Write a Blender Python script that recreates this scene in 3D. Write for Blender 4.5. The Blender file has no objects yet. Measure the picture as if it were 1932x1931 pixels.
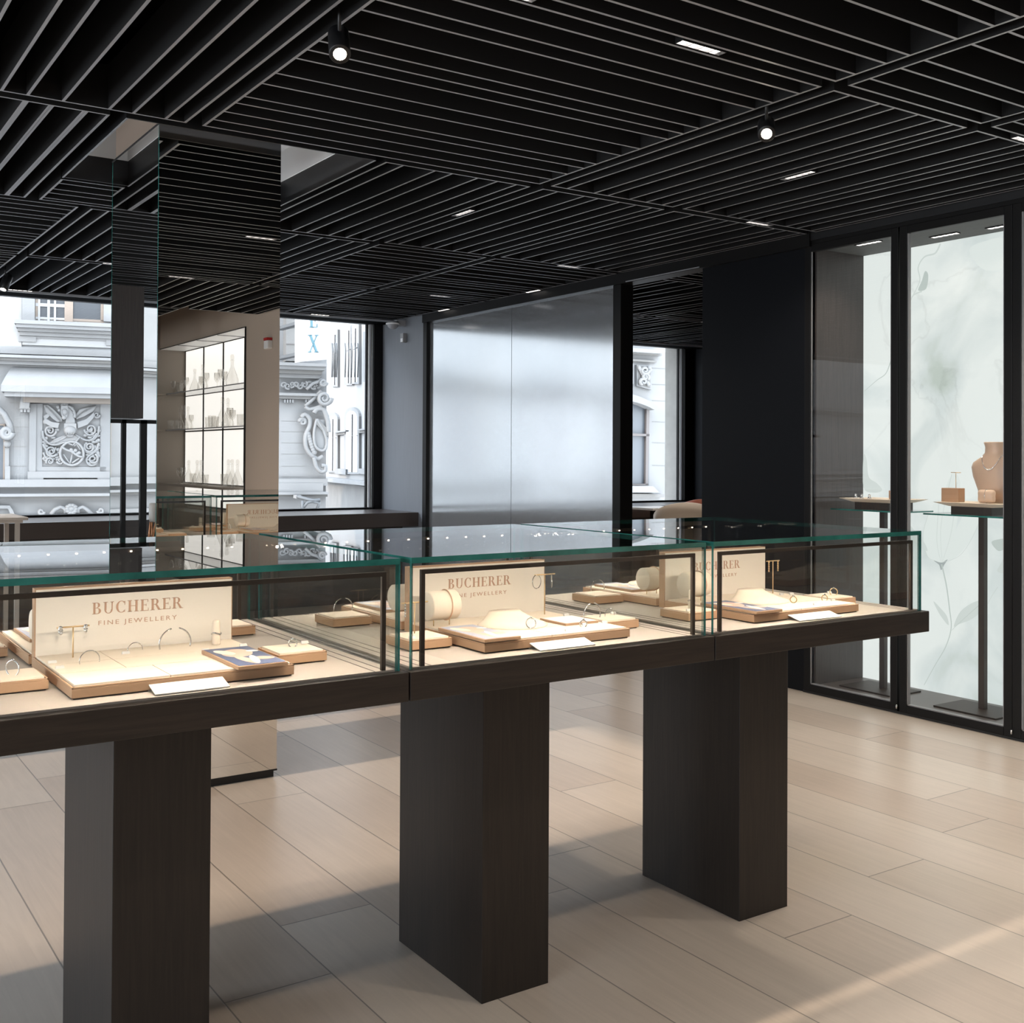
import bpy, math, random
from mathutils import Vector, Matrix, Quaternion
random.seed(7)
PI = math.pi
sc = bpy.context.scene
col = sc.collection

# ------------------------------------------------------------------ camera
F_PX, PYAW, PPITCH, PROLL, PCY, CAMH = 2096.7245, math.radians(56.05084), math.radians(0.57042), math.radians(-0.29148), 841.431, 1.4
fw = Vector((math.cos(PYAW)*math.cos(PPITCH), math.sin(PYAW)*math.cos(PPITCH), math.sin(PPITCH)))
rt0 = Vector((math.sin(PYAW), -math.cos(PYAW), 0.0))
dn0 = fw.cross(rt0)
cr, sr = math.cos(PROLL), math.sin(PROLL)
rt = rt0*cr + dn0*sr
dn = dn0*cr - rt0*sr
cam = bpy.data.objects.new('camera', bpy.data.cameras.new('camera'))
col.objects.link(cam)
m3 = Matrix((rt, -dn, -fw)).transposed()
cam.matrix_world = Matrix.Translation((0, 0, CAMH)) @ m3.to_4x4()
cam.data.sensor_fit = 'HORIZONTAL'
cam.data.sensor_width = 36.0
cam.data.lens = F_PX/1932*36
cam.data.shift_y = -(965.5-PCY)/1932
cam.data.clip_start = 0.02
cam.data.clip_end = 200
sc.camera = cam

# ------------------------------------------------------------------ world, exposure
W = bpy.data.worlds.new('sky'); sc.world = W; W.use_nodes = True
nt = W.node_tree
bg = nt.nodes['Background']
tc = nt.nodes.new('ShaderNodeTexCoord'); sp = nt.nodes.new('ShaderNodeSeparateXYZ')
mr = nt.nodes.new('ShaderNodeMapRange'); mr.inputs[1].default_value = -0.1; mr.inputs[2].default_value = 0.9
cm = nt.nodes.new('ShaderNodeMix'); cm.data_type = 'RGBA'
cm.inputs[6].default_value = (0.89, 0.95, 1.0, 1); cm.inputs[7].default_value = (0.72, 0.85, 1.0, 1)
nt.links.new(tc.outputs['Generated'], sp.inputs[0]); nt.links.new(sp.outputs[2], mr.inputs[0])
nt.links.new(mr.outputs[0], cm.inputs[0]); nt.links.new(cm.outputs[2], bg.inputs[0])
bg.inputs[1].default_value = 8.0
sc.view_settings.view_transform = 'Standard'
sc.view_settings.look = 'None'
sc.view_settings.exposure = 0.36
sc.view_settings.gamma = 1.0
sc.view_settings.use_curve_mapping = False
cy = sc.cycles
cy.max_bounces = 9; cy.diffuse_bounces = 3; cy.glossy_bounces = 5; cy.transmission_bounces = 6
cy.transparent_max_bounces = 24
cy.caustics_reflective = False; cy.caustics_refractive = False
cy.sample_clamp_indirect = 6.0
cy.blur_glossy = 0.3

WIN_Y = 10.09
def portal(name, x0, x1, z0, z1):
    l = bpy.data.lights.new(name, 'AREA'); l.shape = 'RECTANGLE'; l.size = x1-x0; l.size_y = z1-z0
    l.cycles.is_portal = True
    o = bpy.data.objects.new(name, l); col.objects.link(o)
    o.location = ((x0+x1)/2, WIN_Y+0.45, (z0+z1)/2)
    o.rotation_euler = (-PI/2, 0, 0)
WINS = [(-3.4, 5.11), (6.9, 9.33)]
for i, (a, b) in enumerate(WINS):
    portal('daylight_portal', a, b, 0.87, 2.74)
LWIN = [(-1.2, 1.45), (1.912, 1.952), (3.20, 5.6)]  # openings of the unseen left wall, shaped for the sun bands on the floor
pl = bpy.data.lights.new('daylight_portal', 'AREA'); pl.shape = 'RECTANGLE'; pl.size = 6.4; pl.size_y = 2.4; pl.cycles.is_portal = True
po = bpy.data.objects.new('daylight_portal', pl); col.objects.link(po); po.location = (-4.55, 2.0, 1.5); po.rotation_euler = (PI/2, 0, -PI/2)
sun = bpy.data.lights.new('low_sun', 'SUN'); sun.energy = 2.8; sun.angle = math.radians(0.4); sun.color = (1.0, .80, .60)
so = bpy.data.objects.new('low_sun', sun); col.objects.link(so); so.rotation_euler = Vector((1, 0, -0.33)).to_track_quat('-Z', 'Y').to_euler()

# ------------------------------------------------------------------ pixel helpers (positions on real planes)
def ray(px, py):
    return rt*((px-966)/F_PX) + dn*((py-PCY)/F_PX) + fw
CO = Vector((0, 0, CAMH))
def onz(px, py, z):
    d = ray(px, py); return CO + d*((z-CAMH)/d.z)
def onx(px, py, x):
    d = ray(px, py); return CO + d*(x/d.x)
def ony(px, py, y):
    d = ray(px, py); return CO + d*(y/d.y)

# ------------------------------------------------------------------ materials
M = {}
def mat(name, color, rough=0.6, metal=0.0, spec=0.5, emit=None, estr=0.0, bump=0.0, bscale=200.0, noise=0.0, nscale=(1, 1, 1), nfreq=8.0, coat=0.0, aniso=0.0):
    m = bpy.data.materials.new(name); m.use_nodes = True
    n = m.node_tree; b = n.nodes['Principled BSDF']
    b.inputs['Base Color'].default_value = (*color, 1)
    b.inputs['Roughness'].default_value = rough
    b.inputs['Metallic'].default_value = metal
    b.inputs['Specular IOR Level'].default_value = spec
    b.inputs['Coat Weight'].default_value = coat
    if emit:
        b.inputs['Emission Color'].default_value = (*emit, 1); b.inputs['Emission Strength'].default_value = estr
    if noise or bump:
        t = n.nodes.new('ShaderNodeTexCoord'); mp = n.nodes.new('ShaderNodeMapping')
        mp.inputs['Scale'].default_value = nscale
        n.links.new(t.outputs['Object'], mp.inputs[0])
    if noise:
        nz = n.nodes.new('ShaderNodeTexNoise'); nz.inputs['Scale'].default_value = nfreq; nz.inputs['Detail'].default_value = 6
        n.links.new(mp.outputs[0], nz.inputs[0])
        rp = n.nodes.new('ShaderNodeMapRange'); rp.inputs[1].default_value = 0.3; rp.inputs[2].default_value = 0.7
        rp.inputs[3].default_value = 1-noise; rp.inputs[4].default_value = 1+noise
        n.links.new(nz.outputs[0], rp.inputs[0])
        vm = n.nodes.new('ShaderNodeVectorMath'); vm.operation = 'SCALE'; vm.inputs[0].default_value = color
        n.links.new(rp.outputs[0], vm.inputs['Scale'])
        n.links.new(vm.outputs[0], b.inputs['Base Color'])
    if bump:
        nb = n.nodes.new('ShaderNodeTexNoise'); nb.inputs['Scale'].default_value = bscale
        n.links.new(mp.outputs[0], nb.inputs[0])
        bp = n.nodes.new('ShaderNodeBump'); bp.inputs['Strength'].default_value = bump; bp.inputs['Distance'].default_value = 0.002
        n.links.new(nb.outputs[0], bp.inputs['Height']); n.links.new(bp.outputs[0], b.inputs['Normal'])
    M[name] = m
    return m

def glass_mat(name, tint=(1, 1, 1), base=0.04, gain=1.0, rough=0.0):
    """thin sheet glass: clear, with an angle dependent (Schlick) reflection that is the same from either side"""
    m = bpy.data.materials.new(name); m.use_nodes = True
    n = m.node_tree; n.nodes.clear()
    out = n.nodes.new('ShaderNodeOutputMaterial'); g = n.nodes.new('ShaderNodeNewGeometry')
    dot = n.nodes.new('ShaderNodeVectorMath'); dot.operation = 'DOT_PRODUCT'
    n.links.new(g.outputs['Incoming'], dot.inputs[0]); n.links.new(g.outputs['Normal'], dot.inputs[1])
    def mth(op, a, b=None):
        x = n.nodes.new('ShaderNodeMath'); x.operation = op
        for i, v in enumerate((a, b)):
            if v is None: continue
            if isinstance(v, (int, float)): x.inputs[i].default_value = v
            else: n.links.new(v, x.inputs[i])
        return x.outputs[0]
    c = mth('ABSOLUTE', dot.outputs['Value'])
    k = mth('POWER', mth('SUBTRACT', 1.0, c), 5.0)
    r = mth('MINIMUM', mth('ADD', mth('MULTIPLY', k, (1-base)*gain), base), 0.97)
    tr = n.nodes.new('ShaderNodeBsdfTransparent'); tr.inputs[0].default_value = (*tint, 1)
    gl = n.nodes.new('ShaderNodeBsdfGlossy'); gl.inputs['Roughness'].default_value = rough
    mx = n.nodes.new('ShaderNodeMixShader')
    n.links.new(r, mx.inputs[0]); n.links.new(tr.outputs[0], mx.inputs[1]); n.links.new(gl.outputs[0], mx.inputs[2])
    n.links.new(mx.outputs[0], out.inputs[0])
    M[name] = m
    return m

def wood_mat(name, c1, c2, grain_axis='Z', rough=0.5, bump=0.25):
    m = bpy.data.materials.new(name); m.use_nodes = True
    n = m.node_tree; b = n.nodes['Principled BSDF']
    t = n.nodes.new('ShaderNodeTexCoord'); mp = n.nodes.new('ShaderNodeMapping')
    s = {'Z': (30, 30, 1.2), 'X': (1.2, 30, 30), 'Y': (30, 1.2, 30)}[grain_axis]
    mp.inputs['Scale'].default_value = s
    n.links.new(t.outputs['Object'], mp.inputs[0])
    nz = n.nodes.new('ShaderNodeTexNoise'); nz.inputs['Scale'].default_value = 4.0; nz.inputs['Detail'].default_value = 8; nz.inputs['Roughness'].default_value = 0.65
    nz.inputs['Distortion'].default_value = 0.4
    n.links.new(mp.outputs[0], nz.inputs[0])
    rp = n.nodes.new('ShaderNodeValToRGB'); rp.color_ramp.elements[0].position = 0.35; rp.color_ramp.elements[1].position = 0.68
    rp.color_ramp.elements[0].color = (*c1, 1); rp.color_ramp.elements[1].color = (*c2, 1)
    n.links.new(nz.outputs[0], rp.inputs[0]); n.links.new(rp.outputs[0], b.inputs['Base Color'])
    b.inputs['Roughness'].default_value = rough
    bp = n.nodes.new('ShaderNodeBump'); bp.inputs['Strength'].default_value = bump; bp.inputs['Distance'].default_value = 0.001
    n.links.new(nz.outputs[0], bp.inputs['Height']); n.links.new(bp.outputs[0], b.inputs['Normal'])
    M[name] = m
    return m

def floor_mat():
    m = bpy.data.materials.new('oak_plank_floor'); m.use_nodes = True
    n = m.node_tree; b = n.nodes['Principled BSDF']; L = n.links
    t = n.nodes.new('ShaderNodeTexCoord'); sx = n.nodes.new('ShaderNodeSeparateXYZ'); L.new(t.outputs['Object'], sx.inputs[0])
    def mth(op, a, bb=None, c=None):
        x = n.nodes.new('ShaderNodeMath'); x.operation = op
        for i, v in enumerate((a, bb, c)):
            if v is None: continue
            if isinstance(v, (int, float)): x.inputs[i].default_value = v
            else: L.new(v, x.inputs[i])
        return x.outputs[0]
    PW, PL = 0.2985, 2.35
    u = mth('DIVIDE', mth('ADD', sx.outputs[0], -2.482+PW*40), PW)
    iu = mth('FLOOR', u); fu = mth('FRACT', u)
    wn = n.nodes.new('ShaderNodeTexWhiteNoise'); wn.noise_dimensions = '1D'; L.new(iu, wn.inputs['W'])
    v = mth('ADD', mth('DIVIDE', mth('ADD', sx.outputs[1], 40.0), PL), mth('MULTIPLY', wn.outputs['Value'], 7.0))
    iv = mth('FLOOR', v); fv = mth('FRACT', v)
    cb = n.nodes.new('ShaderNodeCombineXYZ'); L.new(iu, cb.inputs[0]); L.new(iv, cb.inputs[1])
    w2 = n.nodes.new('ShaderNodeTexWhiteNoise'); w2.noise_dimensions = '2D'; L.new(cb.outputs[0], w2.inputs['Vector'])
    # seams
    eu = mth('MULTIPLY', mth('MINIMUM', fu, mth('SUBTRACT', 1.0, fu)), PW)
    ev = mth('MULTIPLY', mth('MINIMUM', fv, mth('SUBTRACT', 1.0, fv)), PL)
    ed = mth('MINIMUM', eu, ev)
    seam = n.nodes.new('ShaderNodeMapRange'); seam.inputs[1].default_value = 0.0012; seam.inputs[2].default_value = 0.0030
    L.new(ed, seam.inputs[0])
    # grain
    mp = n.nodes.new('ShaderNodeMapping'); mp.inputs['Scale'].default_value = (22, 1.1, 1)
    off = n.nodes.new('ShaderNodeVectorMath'); off.operation = 'MULTIPLY_ADD'
    L.new(w2.outputs['Color'], off.inputs[0]); off.inputs[1].default_value = (9, 9, 9); L.new(t.outputs['Object'], off.inputs[2])
    L.new(off.outputs[0], mp.inputs[0])
    nz = n.nodes.new('ShaderNodeTexNoise'); nz.inputs['Scale'].default_value = 2.2; nz.inputs['Detail'].default_value = 9; nz.inputs['Roughness'].default_value = 0.62; nz.inputs['Distortion'].default_value = 0.8
    L.new(mp.outputs[0], nz.inputs[0])
    nz2 = n.nodes.new('ShaderNodeTexNoise'); nz2.inputs['Scale'].default_value = 2.0; nz2.inputs['Detail'].default_value = 3
    L.new(off.outputs[0], nz2.inputs[0])
    g = mth('ADD', mth('MULTIPLY', nz.outputs[0], 0.30), mth('MULTIPLY', nz2.outputs[0], 0.22))
    tone = mth('ADD', mth('ADD', g, mth('MULTIPLY', w2.outputs['Value'], 0.11)), 0.69)
    ramp = n.nodes.new('ShaderNodeMix'); ramp.data_type = 'RGBA'
    ramp.inputs[6].default_value = (0.60, 0.505, 0.43, 1); ramp.inputs[7].default_value = (0.64, 0.565, 0.495, 1)
    L.new(w2.outputs['Value'], ramp.inputs[0])
    sc_ = n.nodes.new('ShaderNodeVectorMath'); sc_.operation = 'SCALE'; L.new(ramp.outputs[2], sc_.inputs[0])
    tt = mth('MULTIPLY', tone, mth('ADD', mth('MULTIPLY', seam.outputs[0], 0.6), 0.4))
    L.new(tt, sc_.inputs['Scale']); L.new(sc_.outputs[0], b.inputs['Base Color'])
    b.inputs['Roughness'].default_value = 0.30
    b.inputs['Specular IOR Level'].default_value = 0.62
    bp = n.nodes.new('ShaderNodeBump'); bp.inputs['Strength'].default_value = 0.25; bp.inputs['Distance'].default_value = 0.002
    h = mth('ADD', mth('MULTIPLY', nz.outputs[0], 0.25), seam.outputs[0])
    L.new(h, bp.inputs['Height']); L.new(bp.outputs[0], b.inputs['Normal'])
    M['floor'] = m
floor_mat()

def lightbox_art():
    m = bpy.data.materials.new('backlit_art'); m.use_nodes = True
    n = m.node_tree; L = n.links; b = n.nodes['Principled BSDF']
    t = n.nodes.new('ShaderNodeTexCoord')
    nz = n.nodes.new('ShaderNodeTexNoise'); nz.inputs['Scale'].default_value = 1.7; nz.inputs['Detail'].default_value = 5; nz.inputs['Distortion'].default_value = 0.6
    L.new(t.outputs['Object'], nz.inputs[0])
    cr_ = n.nodes.new('ShaderNodeValToRGB'); e = cr_.color_ramp.elements
    e[0].position = 0.30; e[0].color = (0.50, 0.58, 0.53, 1); e[1].position = 0.56; e[1].color = (0.80, 0.86, 0.83, 1)
    x = e.new(0.42); x.color = (0.66, 0.735, 0.72, 1)
    L.new(nz.outputs[0], cr_.inputs[0])
    # thin branching veins
    n2 = n.nodes.new('ShaderNodeTexNoise'); n2.inputs['Scale'].default_value = 1.05; n2.inputs['Detail'].default_value = 7; n2.inputs['Distortion'].default_value = 1.1
    L.new(t.outputs['Object'], n2.inputs[0])
    a = n.nodes.new('ShaderNodeMath'); a.operation = 'SUBTRACT'; a.inputs[1].default_value = 0.5; L.new(n2.outputs[0], a.inputs[0])
    ab = n.nodes.new('ShaderNodeMath'); ab.operation = 'ABSOLUTE'; L.new(a.outputs[0], ab.inputs[0])
    mr_ = n.nodes.new('ShaderNodeMapRange'); mr_.inputs[1].default_value = 0.0; mr_.inputs[2].default_value = 0.012; mr_.inputs[3].default_value = 0.90; mr_.inputs[4].default_value = 1.0
    L.new(ab.outputs[0], mr_.inputs[0])
    sx = n.nodes.new('ShaderNodeSeparateXYZ'); L.new(t.outputs['Object'], sx.inputs[0])
    hi = n.nodes.new('ShaderNodeMapRange'); hi.inputs[1].default_value = 1.3; hi.inputs[2].default_value = 1.7; L.new(sx.outputs[2], hi.inputs[0])
    mx = n.nodes.new('ShaderNodeMix'); mx.data_type = 'FLOAT'; mx.inputs[2].default_value = 1.0
    L.new(hi.outputs[0], mx.inputs[0]); L.new(mr_.outputs[0], mx.inputs[3])
    s = n.nodes.new('ShaderNodeVectorMath'); s.operation = 'SCALE'; L.new(cr_.outputs[0], s.inputs[0]); L.new(mx.outputs[0], s.inputs['Scale'])
    L.new(s.outputs[0], b.inputs['Emission Color']); b.inputs['Emission Strength'].default_value = 0.74
    b.inputs['Base Color'].default_value = (0.05, 0.05, 0.05, 1); b.inputs['Roughness'].default_value = 0.7
    M['art'] = m
lightbox_art()

wood_mat('dark_oak', (0.0075, 0.005, 0.0038), (0.019, 0.0133, 0.010), 'Z')
wood_mat('dark_oak_x', (0.010, 0.0065, 0.0045), (0.025, 0.017, 0.0125), 'X')
wood_mat('stained_panel', (0.038, 0.030, 0.028), (0.060, 0.048, 0.044), 'Z', 0.45)
mat('black', (0.006, 0.006, 0.007), 0.45)
mat('black_matt', (0.0015, 0.0015, 0.0018), 0.9, spec=0.03)
mat('frame_black', (0.006, 0.0055, 0.0055), 0.45, spec=0.22)
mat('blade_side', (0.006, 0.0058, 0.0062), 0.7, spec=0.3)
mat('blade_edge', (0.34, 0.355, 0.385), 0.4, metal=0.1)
mat('navy_panel', (0.003, 0.0038, 0.006), 0.5, spec=0.18)
mat('grey_panel', (0.16, 0.17, 0.19), 0.45, noise=0.06, nscale=(60, 60, 1), nfreq=3)
mat('soffit', (0.72, 0.72, 0.72), 0.8)
mat('niche_soffit', (0.11, 0.115, 0.115), 0.7)
mat('tag_white', (0.72, 0.70, 0.67), 0.4)
mat('plaster', (0.46, 0.375, 0.31), 0.85, bump=0.3, bscale=60)
mat('taupe', (0.24, 0.205, 0.17), 0.6)
mat('left_wall', (0.52, 0.47, 0.42), 0.9)
mat('ledge', (0.055, 0.045, 0.042), 0.28)
mat('case_floor', (0.43, 0.38, 0.335), 0.75, bump=0.1, bscale=700)
mat('niche_floor', (0.10, 0.085, 0.078), 0.35)
mat('tan_leather', (0.50, 0.31, 0.19), 0.55, bump=0.08, bscale=900)
mat('pad', (0.85, 0.73, 0.60), 0.75, bump=0.08, bscale=900)
mat('pad_piping', (0.90, 0.80, 0.66), 0.55)
mat('sign_face', (0.87, 0.80, 0.71), 0.7)
mat('copper_ink', (0.52, 0.315, 0.215), 0.5)
mat('card_white', (0.88, 0.85, 0.80), 0.6)
mat('silver', (0.80, 0.79, 0.78), 0.16, metal=0.85)
mat('gold', (0.80, 0.56, 0.30), 0.3, metal=0.6)
mat('rose_gold', (0.82, 0.54, 0.38), 0.3, metal=0.5)
mat('teal_edge', (0.030, 0.175, 0.155), 0.08, spec=0.8, noise=0.45, nscale=(1, 1, 1), nfreq=9)
mat('seal', (0.030, 0.021, 0.016), 0.5)
mat('led', (1, 1, 1), 0.5, emit=(1.0, 0.80, 0.58), estr=22)
mat('downlight_cell', (1, 1, 1), 0.4, emit=(1.0, 0.93, 0.86), estr=3.2)
mat('louvre', (0.55, 0.55, 0.56), 0.25, metal=0.8)
mat('spot_lens', (1, 1, 1), 0.4, emit=(1.0, 0.86, 0.66), estr=16)
mat('bar_light', (1, 1, 1), 0.5, emit=(1.0, 0.965, 0.90), estr=0.76)
mat('stone', (0.1344, 0.1352, 0.1359), 0.9, noise=0.10, nfreq=1.4)
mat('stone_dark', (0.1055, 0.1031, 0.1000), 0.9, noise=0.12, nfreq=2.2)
mat('stone_tan', (0.1313, 0.1133, 0.0984), 0.9, noise=0.12, nfreq=2.0)
mat('white_render', (0.2070, 0.2070, 0.2070), 0.9)
mat('jamb_stone', (0.30, 0.29, 0.27), 0.9, noise=0.10, nfreq=6)
mat('window_wood', (0.1484, 0.1172, 0.0938), 0.7)
mat('grey_wood', (0.0703, 0.0625, 0.0609), 0.7)
mat('pane_dark', (0.0312, 0.0344, 0.0391), 0.3, spec=0.25)
mat('pane_light', (0.0664, 0.0742, 0.0844), 0.3, spec=0.3)
mat('iron', (0.0664, 0.0703, 0.0742), 0.6)
mat('sign_white', (0.2969, 0.2969, 0.3047), 0.6)
mat('sign_blue', (0.0352, 0.0938, 0.1172), 0.6)
mat('asphalt', (0.1094, 0.1094, 0.1172), 0.95)
mat('cream_fabric', (0.62, 0.55, 0.48), 0.9)
mat('rust_leather', (0.36, 0.10, 0.055), 0.5)
mat('rust_orange', (0.45, 0.14, 0.05), 0.6)
mat('white_top', (0.80, 0.80, 0.80), 0.4)
mat('copper', (0.62, 0.30, 0.15), 0.3, metal=0.8)
mat('slat_wood', (0.50, 0.43, 0.37), 0.6)
mat('red_plastic', (0.42, 0.02, 0.02), 0.4)
mat('grey_plastic', (0.28, 0.28, 0.29), 0.4)
mat('bust_satin', (0.68, 0.49, 0.36), 0.38)
mat('photo_blue', (0.10, 0.13, 0.24), 0.4)
mat('photo_grey', (0.42, 0.45, 0.56), 0.4)
mat('photo_skin', (0.72, 0.50, 0.40), 0.4)
mat('photo_white', (0.90, 0.89, 0.87), 0.4)
mat('petal_ink', (0.03, 0.03, 0.03), 0.8, emit=(0.50, 0.57, 0.54), estr=0.78)
mat('petal_pale', (0.03, 0.03, 0.03), 0.8, emit=(0.73, 0.795, 0.765), estr=0.78)
mat('petal_mid', (0.03, 0.03, 0.03), 0.8, emit=(0.61, 0.675, 0.645), estr=0.78)
mat('stem_ink', (0.03, 0.03, 0.03), 0.8, emit=(0.36, 0.41, 0.405), estr=0.78)
glass_mat('pane')
glass_mat('case_glass', (0.985, 0.995, 0.99), gain=1.15)
glass_mat('case_under', (0.985, 0.995, 0.99), base=0.01, gain=0.05)
glass_mat('crystal', (0.93, 0.925, 0.915), base=0.05, gain=1.9)
# mirror: silvered, slightly smoky
mm = bpy.data.materials.new('mirror'); mm.use_nodes = True; n = mm.node_tree; n.nodes.clear()
o_ = n.nodes.new('ShaderNodeOutputMaterial'); g_ = n.nodes.new('ShaderNodeBsdfGlossy'); g_.inputs['Roughness'].default_value = 0.0
g_.inputs['Color'].default_value = (0.80, 0.795, 0.78, 1); n.links.new(g_.outputs[0], o_.inputs[0]); M['mirror'] = mm
# metal-mesh laminated glass of the sliding screen: white ground under a blurred mirror sheen with vertical streaks
ms = bpy.data.materials.new('mesh_glass'); ms.use_nodes = True; n = ms.node_tree; n.nodes.clear(); L = n.links
o_ = n.nodes.new('ShaderNodeOutputMaterial'); d0_ = n.nodes.new('ShaderNodeBsdfDiffuse'); d0_.inputs[0].default_value = (0.90, 0.925, 0.95, 1); t0_ = n.nodes.new('ShaderNodeBsdfTranslucent'); t0_.inputs[0].default_value = (0.85, 0.88, 0.92, 1); d_ = n.nodes.new('ShaderNodeMixShader'); d_.inputs[0].default_value = 0.4; L.new(d0_.outputs[0], d_.inputs[1]); L.new(t0_.outputs[0], d_.inputs[2])
g_ = n.nodes.new('ShaderNodeBsdfGlossy'); g_.inputs['Roughness'].default_value = 0.12; g_.inputs['Color'].default_value = (0.92, 0.955, 0.985, 1)
t_ = n.nodes.new('ShaderNodeTexCoord'); mp_ = n.nodes.new('ShaderNodeMapping'); mp_.inputs['Scale'].default_value = (1, 5, 0.12)
nz_ = n.nodes.new('ShaderNodeTexNoise'); nz_.inputs['Scale'].default_value = 1.6; nz_.inputs['Detail'].default_value = 2
L.new(t_.outputs['Object'], mp_.inputs[0]); L.new(mp_.outputs[0], nz_.inputs[0]); nz_.inputs['Roughness'].default_value = 0.3
mr_ = n.nodes.new('ShaderNodeMapRange'); mr_.inputs[1].default_value = 0.3; mr_.inputs[2].default_value = 0.7; mr_.inputs[3].default_value = 0.80; mr_.inputs[4].default_value = 0.84
L.new(nz_.outputs[0], mr_.inputs[0]); x_ = n.nodes.new('ShaderNodeMixShader'); L.new(mr_.outputs[0], x_.inputs[0])
L.new(d_.outputs[0], x_.inputs[1]); L.new(g_.outputs[0], x_.inputs[2]); L.new(x_.outputs[0], o_.inputs[0]); M['mesh_glass'] = ms

# ------------------------------------------------------------------ mesh builder
class MB:
    def __init__(s): s.v = []; s.f = []; s.m = []; s.mats = []; s.smooth = []
    def mi(s, name):
        if name not in s.mats: s.mats.append(name)
        return s.mats.index(name)
    def add(s, vs, fs, mname, sm=False):
        k = len(s.v); s.v += [tuple(v) for v in vs]; i = s.mi(mname)
        for f in fs: s.f.append([k+a for a in f]); s.m.append(i); s.smooth.append(sm)
        return s
    def box(s, x0, x1, y0, y1, z0, z1, mname, faces=None):
        vs = [(x0,y0,z0),(x1,y0,z0),(x1,y1,z0),(x0,y1,z0),(x0,y0,z1),(x1,y0,z1),(x1,y1,z1),(x0,y1,z1)]
        F = {'b':(0,3,2,1),'t':(4,5,6,7),'-y':(0,1,5,4),'+x':(1,2,6,5),'+y':(2,3,7,6),'-x':(3,0,4,7)}
        if faces is None: return s.add(vs, list(F.values()), mname)
        for k, f in F.items(): s.add([vs[i] for i in f], [(0,1,2,3)], faces.get(k, mname))
        return s
    def hexa(s, a, b, mname):   # two quads (4 pts each), same winding
        vs = list(a)+list(b)
        return s.add(vs, [(3,2,1,0),(4,5,6,7),(0,1,5,4),(1,2,6,5),(2,3,7,6),(3,0,4,7)], mname)
    def prism(s, pts, ax, a0, a1, mname):  # pts 2d in the plane normal to ax
        def P(p, a):
            return {'x':(a,p[0],p[1]),'y':(p[0],a,p[1]),'z':(p[0],p[1],a)}[ax]
        n = len(pts); vs = [P(p,a0) for p in pts]+[P(p,a1) for p in pts]
        fs = [tuple(range(n-1,-1,-1)), tuple(range(n,2*n))]+[(i,(i+1)%n,n+(i+1)%n,n+i) for i in range(n)]
        return s.add(vs, fs, mname)
    def tube(s, path, r, mname, n=8, closed=False, caps=True):
        path = [Vector(p) for p in path]; N = len(path)
        rs = r if isinstance(r, (list, tuple)) else [r]*N
        rings = []; up = None
        for i, p in enumerate(path):
            if closed: d = path[(i+1)%N]-path[i-1]
            else: d = path[min(i+1,N-1)]-path[max(i-1,0)]
            d.normalize()
            if up is None: up = Vector((0,0,1)) if abs(d.z) < 0.9 else Vector((1,0,0))
            u = (up - d*up.dot(d))
            if u.length < 1e-6: u = d.orthogonal()
            u.normalize(); w = d.cross(u); up = u
            rings.append([p+(u*math.cos(2*PI*k/n)+w*math.sin(2*PI*k/n))*rs[i] for k in range(n)])
        vs = [v for rg in rings for v in rg]; fs = []
        for i in range(N if closed else N-1):
            j = (i+1)%N
            for k in range(n): fs.append((i*n+k, i*n+(k+1)%n, j*n+(k+1)%n, j*n+k))
        if not closed and caps: fs += [tuple(range(n-1,-1,-1)), tuple((N-1)*n+k for k in range(n))]
        return s.add(vs, fs, mname, True)
    def lathe(s, prof, c, mname, n=16, axis='z', sm=True):
        vs = []; fs = []; P = len(prof)
        for (r, h) in prof:
            for k in range(n):
                a = 2*PI*k/n; x, y = r*math.cos(a), r*math.sin(a)
                vs.append({'z':(c[0]+x,c[1]+y,c[2]+h),'x':(c[0]+h,c[1]+x,c[2]+y),'y':(c[0]+x,c[1]+h,c[2]+y)}[axis])
        for i in range(P-1):
            for k in range(n): fs.append((i*n+k,i*n+(k+1)%n,(i+1)*n+(k+1)%n,(i+1)*n+k))
        if prof[0][0] > 1e-5: fs.append(tuple(range(n-1,-1,-1)))
        if prof[-1][0] > 1e-5: fs.append(tuple((P-1)*n+k for k in range(n)))
        return s.add(vs, fs, mname, sm)
    def blob(s, c, r, mname, n=10, m_=6):
        vs = []; fs = []
        for i in range(m_+1):
            t = PI*i/m_
            for k in range(n):
                a = 2*PI*k/n; vs.append((c[0]+r[0]*math.sin(t)*math.cos(a), c[1]+r[1]*math.sin(t)*math.sin(a), c[2]+r[2]*math.cos(t)))
        for i in range(m_):
            for k in range(n): fs.append((i*n+k,(i+1)*n+k,(i+1)*n+(k+1)%n,i*n+(k+1)%n))
        return s.add(vs, fs, mname, True)
    def xf(s, fn, start=0):
        for i in range(start, len(s.v)): s.v[i] = tuple(fn(s.v[i]))
        return s
    def build(s, name, parent=None, bevel=0.0):
        me = bpy.data.meshes.new(name); me.from_pydata([tuple(v) for v in s.v], [], s.f); me.validate(verbose=False)
        for mn in s.mats: me.materials.append(M[mn])
        if len(me.polygons) == len(s.f):
            me.polygons.foreach_set('material_index', s.m); me.polygons.foreach_set('use_smooth', s.smooth)
        me.update()
        o = bpy.data.objects.new(name, me); col.objects.link(o)
        if parent: o.parent = parent
        if bevel:
            b = o.modifiers.new('bevel', 'BEVEL'); b.width = bevel; b.segments = 2; b.limit_method = 'ANGLE'
        return o
def tag(o, label=None, cat=None, group=None, kind=None):
    if label: o['label'] = label
    if cat: o['category'] = cat
    if group: o['group'] = group
    if kind: o['kind'] = kind
    return o
def empty(name, loc, label=None, cat=None, group=None, rz=0.0):
    o = bpy.data.objects.new(name, None); col.objects.link(o); o.location = loc; o.rotation_euler = (0,0,rz)
    o.empty_display_size = 0.05
    return tag(o, label, cat, group)
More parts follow.
